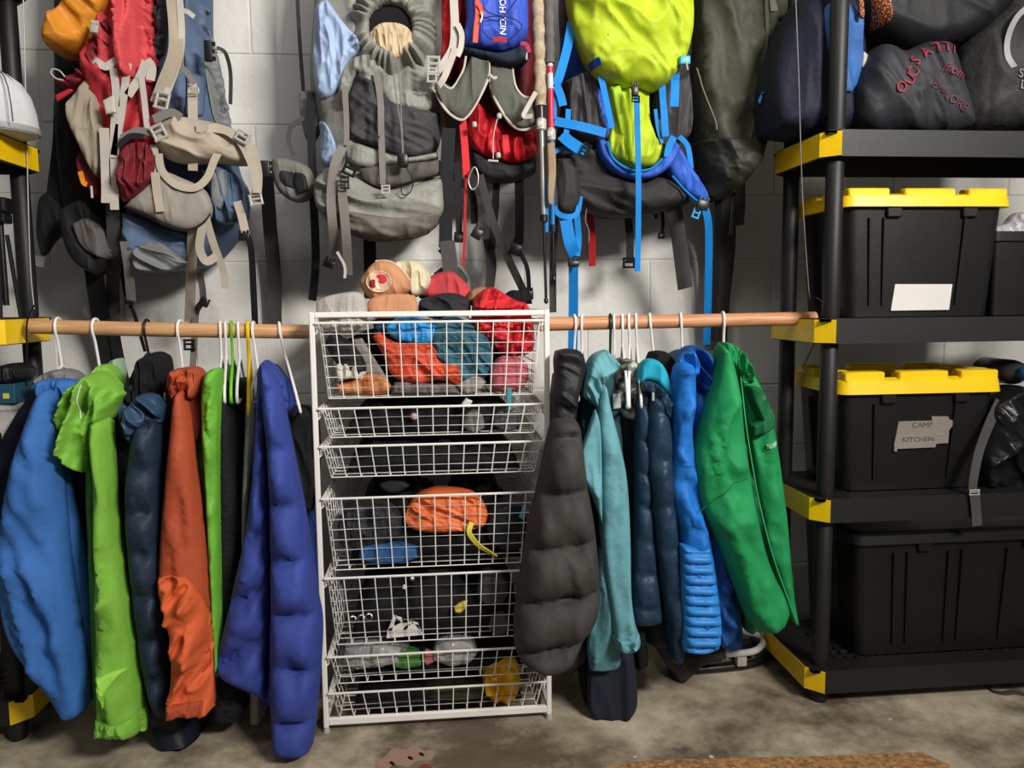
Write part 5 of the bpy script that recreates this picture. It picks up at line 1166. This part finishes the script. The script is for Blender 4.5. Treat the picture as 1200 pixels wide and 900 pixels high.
cord('piping', [(712, 166), (719, 186), (740, 199), (762, 198), (776, 186)], .003, 2.09, blu_web, g)
soft('base', [(654, 178), (690, 172), (706, 188), (738, 210), (772, 207), (800, 214), (812, 234), (782, 246), (740, 254), (700, 250), (676, 242), (656, 232)], 2.2, .06, .06, bkc, g, wr=.016, ws=.05, wa=1.2)
lid_ = soft('lid', [(666, -20), (676, -52), (710, -66), (768, -66), (804, -52), (813, -20), (815, 22), (811, 48), (803, 72), (790, 90), (772, 103), (748, 100), (722, 97), (704, 90), (690, 72), (679, 46), (671, 20)], 2.12, .07, .1, lm, g, wr=.018, ws=.05, wa=.7, an=2)
cord('piping', [(668, -22), (673, 24), (681, 48), (692, 72), (706, 90), (724, 97)], .0024, 2.1, fab('pale_neon', (216, 232, 120), .5), g)
soft('eyelet', [(695, 66), (704, 64), (707, 72), (700, 74)], 2.04, .003, .01, cob, g, on=[lid_], wr=0)
MB().rbox(P(796, 72, 2.06).x, P(808, 72, 2.06).x, 2.05, 2.065, P(800, 76, 2.06).z, P(800, 66, 2.06).z, .003).build('lid_clip', mat('blue_clip', (70, 170, 220), .4, 0), g, True); cord('cord_end', [(804, 72), (806, 82)], .0022, 2.05, clip_gry, g)
soft('belt_wing', [(782, 190), (790, 176), (797, 174), (812, 198), (829, 224), (830, 238), (822, 240), (802, 224), (788, 208)], 2.14, .025, .05, cob, g, wr=.008)
cord('piping', [(788, 206), (804, 224), (820, 238)], .0028, 2.11, blu_web, g)
clip(744, 104, 8, 16, 2.05, clip_blk, g); buckle(745, 116, 8, 6, 2.05, clip_blk, g)
S5 = [([(746, 112, 2.05), (747, 150, 2.06), (748, 200, 2.06), (748, 260, 2.08), (747, 318, 2.1)], 6.5), ([(670, 26, 2.13), (665, 55, 2.12), (656, 88, 2.1), (651, 100, 2.1)], 10), ([(652, 100, 2.1), (657, 112, 2.1), (660, 124, 2.1)], 9), ([(702, 80, 2.1), (710, 116, 2.09), (717, 150, 2.09)], 7), ([(776, 100, 2.11), (778, 130, 2.1), (780, 160, 2.1)], 8), ([(791, 84, 2.1), (791, 104, 2.09), (790, 125, 2.09)], 10), ([(650, 142, 2.1), (680, 148, 2.09), (710, 156, 2.09)], 10),
      ([(666, 128, 2.11), (665, 146, 2.1), (662, 165, 2.1)], 6), ([(658, 158, 2.1), (670, 168, 2.09), (686, 178, 2.08)], 13), ([(650, 178, 2.12), (660, 174, 2.12), (676, 178, 2.12)], 5), ([(646, 232, 2.12), (652, 248, 2.11), (664, 254, 2.1), (676, 250, 2.11), (680, 230, 2.12)], 6), ([(663, 258, 2.1), (668, 284, 2.1), (674, 298, 2.12)], 14), ([(676, 252, 2.14), (678, 280, 2.15), (676, 300, 2.14)], 7), ([(672, 304, 2.14), (672, 360, 2.2), (671, 412, 2.25)], 11),
      ([(640, 210, 2.1), (640, 250, 2.1), (640, 272, 2.1)], 5), ([(822, 236, 2.1), (830, 262, 2.12), (830, 330, 2.2), (828, 404, 2.3)], 9), ([(796, 160, 2.13), (806, 172, 2.12), (810, 198, 2.12)], 6), ([(650, 100, 2.11), (650, 140, 2.11), (652, 146, 2.11)], 5), ([(790, 160, 2.1), (784, 172, 2.1), (782, 184, 2.1)], 8), ([(768, 128, 2.11), (771, 150, 2.11), (776, 168, 2.11)], 4)]
for pts, wd in S5: strap('strap', pts, wd, 2.1, blu_web, g)
for pts, wd, m_ in (([(790, 242, 2.2), (797, 290, 2.26), (803, 338, 2.3)], 18, dgry_web), ([(736, 252, 2.25), (738, 280, 2.3), (738, 308, 2.3)], 9, blk_web), ([(692, 250, 2.24), (694, 280, 2.28), (694, 312, 2.3)], 8, red_web), ([(774, 238, 2.22), (777, 260, 2.25), (775, 276, 2.26)], 4, blk_web), ([(712, 40, 2.02), (713, 41, 2.02)], 1, blk_web), ([(768, 242, 2.24), (769, 256, 2.26)], 4, blk_web)):
    strap('strap', pts, wd, 2.2, m_, g)
buckle(686, 176, 8, 14, 2.07, clip_blk, g, 30); clip(672, 308, 13, 10, 2.12, clip_blk, g); buckle(737, 308, 12, 10, 2.28, clip_blk, g); clip(824, 238, 14, 16, 2.085, clip_blk, g, 15); buckle(816, 250, 7, 10, 2.09, mat('blue_clip', (70, 170, 220), .4, 0), g, 20)
cord('cord', [(688, 242), (686, 258), (690, 270), (690, 284)], .0014, 2.16, gry_web, g); clip(775, 276, 8, 8, 2.25, clip_blk, g)
soft('shoulder_pad', [(652, 186), (672, 184), (680, 210), (680, 236), (670, 250), (656, 246), (650, 226)], 2.13, .02, .04, bkc, g, wr=.006)

# --- olive duffel
ol = fab('dark_olive_nylon', (66, 66, 54), .62, bump=.35, bscale=30)
h = pack('long dark olive duffel hanging beside the shelving', 860, 232, 'duffel', 'duffel_bag')
ob = soft('body', [(812, -40), (826, -90), (860, -104), (900, -90), (918, -40), (921, 14), (915, 46), (907, 90), (902, 140), (893, 180), (876, 212), (850, 232), (832, 228), (820, 206), (812, 150), (808, 90), (811, 30)], 2.28, .14, .18, ol, h, wr=.018, ws=.06, wa=.3, an=2.5)
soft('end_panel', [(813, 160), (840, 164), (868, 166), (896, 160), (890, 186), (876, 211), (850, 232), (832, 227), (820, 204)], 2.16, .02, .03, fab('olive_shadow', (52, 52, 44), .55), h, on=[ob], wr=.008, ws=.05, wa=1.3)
strap('zip', [(894, -60), (898, -8), (898, 40), (892, 90), (884, 140), (876, 170)], 4, 2.13, fab('zip_tape', (84, 84, 72), .7), h, on=[ob])
cord('zip_pull', [(816, 80), (826, 110), (838, 140), (840, 152)], .0018, 2.13, gry_web, h, on=[ob])
strap('strap', [(850, 228, 2.3), (849, 290, 2.38), (842, 360, 2.42), (838, 420, 2.44)], 26, 2.4, dgry_web, h); strap('strap', [(842, 232, 2.28), (840, 300, 2.34), (834, 400, 2.4)], 8, 2.3, blk_web, h)
strap('strap', [(868, 215, 2.26), (868, 240, 2.3), (866, 264, 2.32)], 11, 2.3, dgry_web, h); strap('strap', [(860, 230, 2.3), (856, 275, 2.36)], 5, 2.3, gry_web, h)
strap('strap', [(902, -10), (904, 16)], 8, 2.14, gry_web, h, on=[ob])

for t_, a_, b_ in ((a, 120, -88), (b, 204, -84), (c, 440, -98), (d, 562, -82), (e, 580, -64), (g, 738, -66), (h, 862, -100)):
    strap('haul_loop', [(a_-8, b_+6, 2.36), (a_-6, b_-16, 2.42), (a_, b_-26, 2.45), (a_+6, b_-16, 2.42), (a_+8, b_+6, 2.36)], 8, 2.4, blk_web, t_)
# ------------------------------------------------------------------ things in the wire baskets
def bz_(k): return P(500, bk[k][1], FY+.01).z+.002
def put(name, poly, y, tf, tb, m, label, cat, **k):
    k['wr'] = k.get('wr', .006)*.6
    return tag(soft(name, poly, y, tf, tb, m, None, **k), label, cat)
tan = fab('tan_canvas', (190, 132, 92), .8, crease=.15); crm = fab('cream_canvas', (206, 194, 160), .85)
cpt = thing('baseball_cap', 'tan canvas cap with round red patch on top of the pile', 'cap', P(462, 360, 2.0))
cr_ = soft('crown', [(421, 332), (428, 318), (440, 306), (456, 305), (470, 314), (480, 328), (482, 340), (470, 348), (446, 352), (432, 350)], 2.0, .055, .05, tan, cpt, wr=.006)
soft('brim', [(430, 364), (432, 352), (444, 346), (468, 344), (486, 346), (490, 362), (484, 372), (452, 374), (436, 372)], 1.95, .02, .03, tan, cpt, wr=.004)
cord('crown_seam', [(440, 306), (456, 306), (470, 315), (481, 329)], .002, 1.97, crm, cpt); 
def disc(px, py, rx, ry, y, m, nm, par, on, lift): 
    return soft(nm, [(px+rx*math.cos(t), py+ry*math.sin(t)) for t in np.linspace(0, 2*math.pi, 14)[:-1]], y, lift, .006, m, par, on=on, wr=0)
disc(444, 330, 14.5, 12, 1.95, fab('patch_cream', (208, 170, 138), .8, crease=0), 'patch', cpt, [cr_], .0015)
pr_ = fab('patch_red', (206, 52, 66), .8, crease=0); pd_ = fab('patch_dark_red', (140, 26, 30), .8, crease=0); pc_ = fab('patch_thread', (222, 200, 172), .8, crease=0)
soft('patch_mark', [(440, 324), (446, 321), (453, 323), (454, 329), (449, 333), (443, 331), (444, 327)], 1.95, .003, .006, pr_, cpt, on=[cr_], wr=0)
soft('patch_mark', [(433, 330), (437, 327), (441, 329), (442, 334), (439, 338), (434, 336)], 1.95, .003, .006, pd_, cpt, on=[cr_], wr=0)
soft('patch_mark', [(440, 328), (444, 329), (443, 334), (447, 338), (443, 340), (440, 335)], 1.95, .0035, .006, pc_, cpt, on=[cr_], wr=0)
cord('patch_border', [(444+14.5*math.cos(t), 330+12*math.sin(t)) for t in np.linspace(0, 6.2, 14)], .0012, 1.94, pc_, cpt, on=[cr_], lift=.006)
put('cotton_hat', [(456, 310), (470, 305), (488, 306), (500, 316), (505, 328), (500, 340), (488, 348), (478, 344), (470, 330)], 2.06, .05, .06, crm, 'crumpled cream cotton hat behind the tan cap', 'hat', wr=.014, ws=.025)
put('wool_beanie', [(488, 340), (498, 328), (512, 320), (530, 318), (545, 330), (556, 344), (550, 356), (516, 352), (492, 350)], 2.1, .05, .06, fab('coral_fleece', (190, 60, 66), .9), 'coral red beanie behind the black cloth', 'beanie', wr=.012)
put('knit_hat', [(508, 320), (520, 312), (536, 312), (548, 326), (545, 340), (520, 336)], 2.16, .04, .05, fab('charcoal_wool', (56, 54, 54), .9), 'charcoal knit hat at the back of the top basket', 'hat', wr=.01)
put('neck_gaiter', [(490, 366), (492, 352), (508, 346), (528, 343), (546, 348), (552, 358), (546, 370), (510, 374)], 1.99, .04, .06, fab('black_jersey', (40, 40, 42), .8), 'black neck gaiter beside the tan cap brim', 'gaiter', wr=.014, ws=.025, wa=1.2)
put('felt_boot_liner', [(370, 362), (376, 350), (396, 344), (418, 342), (427, 350), (430, 368), (424, 384), (400, 390), (378, 384)], 1.915, .02, .07, fab('pale_grey_felt', (172, 166, 160), .9, bump=.5, bscale=150), 'pale grey felt liner at the corner of the top basket', 'liner', wr=.01)
put('mesh_pouch', [(546, 352), (552, 340), (568, 336), (582, 344), (580, 358), (560, 362)], 2.05, .03, .05, fab('khaki', (150, 116, 72), .8), 'khaki pouch peeking out behind the red stuff sack', 'pouch', wr=.008)
rs_ = thing('rain_cover', 'red nylon rain cover bulging over the top basket edge', 'rain cover', P(590, 415, 1.96))
soft('cover', [(553, 372), (556, 350), (566, 340), (578, 336), (592, 344), (606, 352), (618, 356), (624, 372), (627, 395), (624, 412), (606, 418), (588, 414), (570, 400), (558, 390)], 1.96, .05, .09, fab('rain_red', (204, 38, 46), .45), rs_, wr=.016, ws=.025, an=1.5)
put('strap_bundle', [(590, 348), (600, 340), (622, 342), (624, 356), (604, 356)], 2.06, .03, .04, blk_f, 'black strap bundle behind the red rain cover', 'strap bundle', wr=.008)
put('blue_bandana', [(450, 384), (466, 372), (486, 370), (500, 378), (512, 380), (512, 396), (500, 404), (480, 402), (462, 398)], 1.94, .03, .08, fab('sky_fleece', (40, 150, 224), .7), 'sky blue bandana in the top basket', 'bandana', wr=.016, ws=.025)
put('fleece_mitten', [(436, 376), (450, 370), (466, 374), (466, 388), (450, 394), (440, 392)], 2.0, .03, .06, fab('deep_blue_fleece', (34, 74, 120), .85), 'deep blue mitten tucked behind the sky bandana', 'mitten', wr=.008)
put('teal_shirt', [(502, 396), (510, 378), (530, 370), (546, 376), (566, 390), (576, 404), (578, 424), (568, 444), (548, 450), (528, 440), (512, 424)], 1.94, .035, .1, fab('petrol_cloth', (48, 96, 112), .75), 'petrol teal folded shirt in the middle of the top basket', 'shirt', wr=.018, ws=.03, wa=.9)
put('grey_fleece_sock', [(518, 378), (532, 368), (548, 370), (556, 380), (540, 390), (526, 392)], 1.97, .03, .05, fab('warm_grey_fleece', (128, 122, 116), .9), 'warm grey fleece above the teal shirt', 'fleece', wr=.01)
put('orange_shell', [(436, 394), (444, 388), (456, 398), (476, 402), (496, 400), (516, 408), (536, 424), (544, 440), (536, 452), (514, 446), (492, 450), (468, 446), (456, 436), (450, 420)], 1.925, .02, .1, fab('vermilion_nylon', (206, 66, 34), .55), 'vermilion nylon garment across the top basket', 'garment', wr=.02, ws=.03, wa=.8)
put('padded_pouch', [(382, 398), (390, 389), (402, 396), (420, 410), (430, 430), (424, 448), (406, 440), (392, 424), (384, 410)], 1.925, .02, .06, fab('black_liner_cloth', (30, 30, 32), .7), 'black padded pouch at the corner of the top basket', 'pouch', wr=.006)
put('webbing_strap', [(412, 398), (424, 396), (444, 428), (456, 446), (446, 456), (428, 436)], 1.925, .008, .01, fab('grey_strap_cloth', (130, 124, 118), .8), 'broad grey strap slanting inside the top basket', 'strap', wr=.003)
put('white_glove', [(392, 430), (400, 424), (414, 428), (430, 436), (424, 446), (410, 444), (396, 448)], 1.92, .02, .05, fab('off_white_cloth', (200, 192, 176), .8), 'off-white crumpled glove low in the top basket', 'glove', wr=.012, ws=.02)
put('red_bandana', [(394, 450), (412, 446), (430, 438), (448, 440), (458, 452), (452, 462), (420, 462), (396, 461)], 1.925, .02, .1, fab('red_print_cloth', (188, 62, 36), .7, col2=(206, 160, 90), cscale=40), 'red and yellow printed bandana at the basket floor', 'bandana', wr=.012, ws=.025)
put('grey_wool_socks', [(458, 462), (462, 448), (482, 446), (508, 450), (530, 450), (540, 462)], 1.925, .02, .12, fab('grey_marl_wool', (104, 98, 94), .95, bump=.7, bscale=120), 'grey marl wool socks at the basket floor', 'socks', wr=.01)
put('wool_hat', [(534, 452), (548, 442), (562, 440), (570, 448), (562, 458), (546, 462)], 1.925, .02, .08, fab('light_grey_marl', (140, 134, 128), .95), 'light grey wool hat beside the pink fleece', 'hat', wr=.008)
put('pink_fleece', [(576, 456), (574, 436), (584, 420), (600, 416), (616, 424), (620, 440), (614, 454), (594, 460)], 1.93, .03, .1, fab('dusty_pink_fleece', (176, 84, 98), .95, bump=.7, bscale=180), 'dusty pink fleece ball in the top basket', 'fleece', wr=.008)
put('black_jersey', [(402, 450), (402, 400), (440, 384), (520, 376), (590, 384), (604, 420), (604, 450), (560, 452)], 2.12, .05, .2, fab('black_backing_cloth', (24, 24, 26), .9), 'black clothing filling the back of the top basket', 'clothing', wr=.014, res=40)
# lower baskets: dark heaps and their small things
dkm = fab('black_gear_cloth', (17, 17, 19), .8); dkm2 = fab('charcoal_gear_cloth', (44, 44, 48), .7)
def heap(k, label, name, cat, f=.75, m=None, x0=.07, x1=.93, back=.36):
    zb = bz_(k); zr = P(500, bk[k][0], FY).z; h = (zr-zb)*f
    X0, X1 = xl+.03+(xr-xl-.06)*x0, xl+.03+(xr-xl-.06)*x1
    n1, n2 = 60, 44; V = []; F = []
    y0, y1 = FY+.03, FY+.03+back
    for j in range(n2+1):
        for i in range(n1+1):
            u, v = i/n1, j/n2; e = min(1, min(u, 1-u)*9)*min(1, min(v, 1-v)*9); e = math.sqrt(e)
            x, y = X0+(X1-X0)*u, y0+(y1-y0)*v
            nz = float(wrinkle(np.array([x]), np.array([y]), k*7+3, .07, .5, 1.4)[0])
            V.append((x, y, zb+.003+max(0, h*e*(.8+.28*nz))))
    for j in range(n2):
        for i in range(n1): F.append((j*(n1+1)+i, j*(n1+1)+i+1, (j+1)*(n1+1)+i+1, (j+1)*(n1+1)+i))
    per = [i for i in range(n1+1)]+[j*(n1+1)+n1 for j in range(1, n2+1)]+[n2*(n1+1)+i for i in range(n1-1, -1, -1)]+[j*(n1+1) for j in range(n2-1, 0, -1)]
    F.append(per[::-1])
    return tag(mesh(name, V, F, m or dkm), label, cat)
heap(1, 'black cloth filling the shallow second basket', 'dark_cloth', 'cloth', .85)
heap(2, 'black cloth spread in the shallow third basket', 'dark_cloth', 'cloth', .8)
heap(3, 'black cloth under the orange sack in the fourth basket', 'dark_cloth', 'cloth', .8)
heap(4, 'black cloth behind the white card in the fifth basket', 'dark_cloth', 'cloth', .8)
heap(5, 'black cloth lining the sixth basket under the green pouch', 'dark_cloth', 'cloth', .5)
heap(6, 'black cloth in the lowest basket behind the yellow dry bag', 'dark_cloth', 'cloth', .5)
def inb(k, py, px, off): return P(px, py, FY+off)
def ball(k, px, py, r, m, label, cat, name, sq=1.):
    c_ = P(px, py, FY+.02); 
    bm = bmesh.new(); bmesh.ops.create_icosphere(bm, subdivisions=3, radius=r)
    for q in bm.verts: q.co = q.co*(1+.08*math.sin(q.co.x*160+q.co.z*90)); q.co.z *= sq
    mb = MB().bm(bm); mb.v = [(p[0]+c_.x, p[1]+c_.y, p[2]+c_.z) for p in mb.v]
    return tag(mb.build(name, m, None, True), label, cat)
ball(1, 485, 488, .009, fab('pale_pink_wool', (206, 160, 150), .9), 'pale pink pompom in the second basket', 'pompom', 'pompom')
put('grey_glove', [(542, 500), (546, 486), (556, 480), (566, 488), (568, 502), (554, 508)], FY+.02, .012, .03, fab('mid_grey_fleece', (104, 102, 102), .9), 'mid grey fleece glove in the second basket', 'glove', wr=.006)
put('knit_glove', [(578, 498), (582, 484), (596, 480), (608, 488), (606, 502), (590, 506)], FY+.02, .012, .03, fab('slate_knit', (74, 76, 80), .9), 'slate knit glove beside the fleece glove', 'glove', wr=.006)
put('white_tag', [(540, 474), (546, 466), (554, 470), (550, 478)], FY+.02, .006, .01, fab('white_paper', (200, 200, 200), .7), 'small white paper tag above the second basket', 'tag', wr=.004)
tag(strap('lace', [(597, 454, FY-.006), (597, 468, FY-.008), (597, 480, FY-.006)], 5, FY, fab('teal_lace', (50, 140, 150), .7)), 'teal ribbon hanging from the top basket', 'ribbon')
put('orange_sack', [(474, 606), (484, 588), (504, 578), (530, 577), (556, 582), (570, 596), (570, 612), (560, 620), (530, 624), (500, 624), (480, 618)], FY+.02, .012, .12, fab('orange_silnylon', (226, 104, 46), .45), 'orange nylon stuff sack in the fourth basket', 'stuff sack', wr=.016, ws=.03, wa=1.0)
tag(strap('yellow_tape', [(553, 612, FY-.012), (550, 624, FY-.016), (560, 638, FY-.016), (572, 646, FY-.014), (582, 652, FY-.012)], 6, FY, fab('yellow_tape', (222, 206, 60), .6), tw=(0, 60)), 'yellow tape dangling from the orange sack', 'tape')
put('blue_pouch', [(420, 656), (422, 642), (440, 638), (470, 638), (488, 642), (490, 654), (470, 660), (440, 660)], FY+.018, .012, .1, fab('steel_blue_nylon', (38, 84, 140), .6), 'steel blue pouch under the orange sack', 'pouch', wr=.008)
put('charcoal_jacket', [(396, 636), (398, 606), (420, 592), (452, 594), (470, 608), (468, 630), (440, 640), (410, 644)], FY+.025, .015, .12, dkm2, 'charcoal folded jacket left in the fourth basket', 'clothing', wr=.014, ws=.03)
put('black_rain_pants', [(572, 630), (574, 604), (590, 590), (610, 592), (618, 612), (614, 640), (592, 646)], FY+.025, .015, .12, fab('slate_black_nylon', (38, 42, 50), .5), 'slate black rain pants right of the orange sack', 'clothing', wr=.014, ws=.03)
put('blue_tab', [(608, 606), (614, 590), (618, 598), (614, 610)], FY+.005, .004, .006, fab('cyan_tab', (90, 180, 210), .7), 'small cyan tab beside the rain pants', 'tab', wr=0)
put('rolled_pouch', [(444, 568), (456, 560), (472, 562), (480, 570), (466, 578), (450, 576)], FY+.1, .02, .03, dkm2, 'dark rolled pouch above the fourth basket', 'pouch', wr=.004)
# fifth basket
cpn = thing('cardboard_piece', 'white cut-out card with two triangular windows in the fifth basket', 'card', P(474, 748, FY+.02))
yy = FY+.012
def card(poly, nm='card'):
    pts = [P(a_, b_, yy) for a_, b_ in poly]; n = len(pts)
    V = [(p.x, yy, p.z) for p in pts]+[(p.x, yy+.003, p.z) for p in pts]
    return MB().add(V, [list(range(n)), [n+i for i in range(n)][::-1]]+[(i, n+i, n+(i+1) % n, (i+1) % n) for i in range(n)]).build(nm, paper, cpn)
for q in ([(453, 748), (496, 744), (490, 732), (470, 730), (454, 738)], [(454, 740), (459, 739), (465, 722), (461, 721)], [(461, 721), (471, 724), (472, 731), (466, 725)], [(472, 738), (476, 738), (484, 728), (481, 727)], [(481, 727), (490, 730), (492, 738), (486, 732)]): card(q)
put('yellow_clip', [(532, 712), (540, 706), (548, 704), (546, 712), (540, 718), (533, 718)], FY+.012, .006, .01, fab('yellow_cloth', (206, 180, 60), .6), 'small yellow clip in the fifth basket', 'clip', wr=.002)
put('grey_camp_shoe', [(560, 690), (564, 676), (574, 670), (588, 676), (596, 690), (590, 706), (574, 710), (562, 702)], FY+.03, .015, .08, fab('grey_shoe_cloth', (74, 72, 74), .8), 'grey camp shoe standing in the fifth basket', 'shoe', wr=.008)
put('grey_strap_roll', [(572, 736), (578, 722), (590, 718), (598, 730), (592, 742), (580, 744)], FY+.03, .015, .06, fab('taupe_roll', (82, 74, 70), .8), 'taupe strap roll under the grey shoe', 'strap', wr=.006)
ch = MB()
for i, a_ in enumerate((413, 423, 432)):
    c_ = P(a_, 726-i*1.5, FY+.008); pts = [Vector((c_.x+.008*math.cos(t), c_.y+.002*math.sin(2*t), c_.z+.008*math.sin(t))) for t in np.linspace(0, 2*math.pi, 16)[:-1]]
    ch.tube(pts, .0016, 6, True)
tag(ch.build('chain_links', steel, None, True), 'three pale metal chain links in the fifth basket', 'chain')
for a_, b_, rr in ((483, 678, .005), (474, 688, .006)): ball(4, a_, b_, rr, white_hanger, ('upper' if b_ < 680 else 'lower')+' of two tiny white beads in the fifth basket', 'bead', 'bead')['group'] = 'white beads in the fifth basket'
# sixth and seventh
film = mat('grey_plastic_film', (150, 148, 146), .3, .5, 40, .15)
put('plastic_bag', [(402, 778), (404, 758), (424, 754), (450, 754), (470, 760), (468, 776), (440, 782), (420, 784)], FY+.03, .02, .12, film, 'clear grey plastic bag in the sixth basket beside the green pouch', 'plastic bag', wr=.012, ws=.03)
put('plastic_bag', [(506, 772), (512, 756), (530, 748), (552, 752), (560, 764), (550, 776), (526, 780)], FY+.03, .02, .1, film, 'clear grey plastic bag right of the green pouch', 'plastic bag', wr=.012, ws=.03)
put('green_pouch', [(458, 780), (462, 768), (478, 766), (492, 770), (494, 780), (474, 784)], FY+.025, .012, .06, fab('leaf_green_cloth', (60, 120, 44), .7), 'leaf green pouch in the sixth basket', 'pouch', wr=.006)
put('pink_pouch', [(494, 774), (498, 766), (508, 768), (508, 776), (500, 780)], FY+.025, .01, .04, fab('dull_pink_cloth', (170, 92, 92), .7), 'dull pink pouch between green pouch and plastic bag', 'pouch', wr=.004)
put('grey_tube', [(450, 760), (460, 752), (472, 754), (480, 762), (470, 770)], FY+.06, .02, .05, fab('grey_tube_cloth', (104, 102, 98), .7), 'grey rolled cloth behind the green pouch', 'cloth', wr=.004)
yb = thing('dry_bag', 'glossy yellow dry bag sitting in the lowest basket', 'dry bag', P(588, 822, FY+.06))
yl = mat('yellow_vinyl', (232, 176, 26), .3, .3, 30)
soft('bag', [(568, 812), (566, 796), (570, 782), (580, 776), (594, 776), (606, 782), (610, 796), (606, 814), (594, 822), (578, 820)], FY+.05, .035, .06, yl, yb, wr=.014, ws=.025)
soft('roll_top', [(582, 780), (588, 774), (604, 774), (610, 784), (604, 790), (588, 788)], FY+.045, .03, .03, yl, yb, wr=.004)
put('olive_pouch', [(500, 818), (512, 806), (540, 804), (566, 802), (566, 818), (530, 822)], FY+.04, .015, .08, fab('dark_olive_cloth', (46, 50, 30), .8), 'dark olive pouch left of the yellow dry bag', 'pouch', wr=.006)
# folding chair frame on the floor under the blue puffer
fc = thing('folding_chair', 'folded camp chair with curved pale tube on the floor', 'camp chair', (P(860, 775, 2.1).x, 2.1, 0))
def fl3(a_, b_, z): return PF(a_, b_, z)
cp3 = [fl3(800, 772, .06), fl3(845, 767, .06), fl3(880, 764, .06), fl3(892, 757, .06), fl3(894, 750, .06), fl3(886, 744, .065), fl3(872, 740, .07), fl3(850, 734, .07)]
MB().tube([Vector(p) for p in cr([q[:] for q in cp3], 6, False)], .0095, 12).build('frame_tube', mat('pale_tube', (196, 194, 190), .35, 0), fc, True)
cp3 = [fl3(800, 786, .014), fl3(850, 782, .014), fl3(884, 777, .014), fl3(898, 768, .014), fl3(896, 758, .014), fl3(880, 750, .014)]
MB().tube([Vector(p) for p in cr([q[:] for q in cp3], 6, False)], .012, 12).build('frame_tube', clip_blk, fc, True)
q = fl3(868, 774, .035); MB().rbox(q.x-.014, q.x+.014, q.y-.012, q.y+.012, .022, .05, .003).build('hinge', clip_gry, fc, True)
q = fl3(868, 758, .035); MB().rbox(q.x-.03, q.x+.03, q.y-.012, q.y+.012, .002, .055, .003).build('hinge', clip_blk, fc, True)
q0, q1 = fl3(796, 780, .03), fl3(866, 770, .03)
soft('seat_cloth', [(786, 782), (796, 766), (820, 762), (850, 760), (852, 772), (826, 778), (806, 796), (796, 804)], 2.05, .03, .1, fab('dark_seat_cloth', (52, 47, 43), .8), fc, wr=.006)
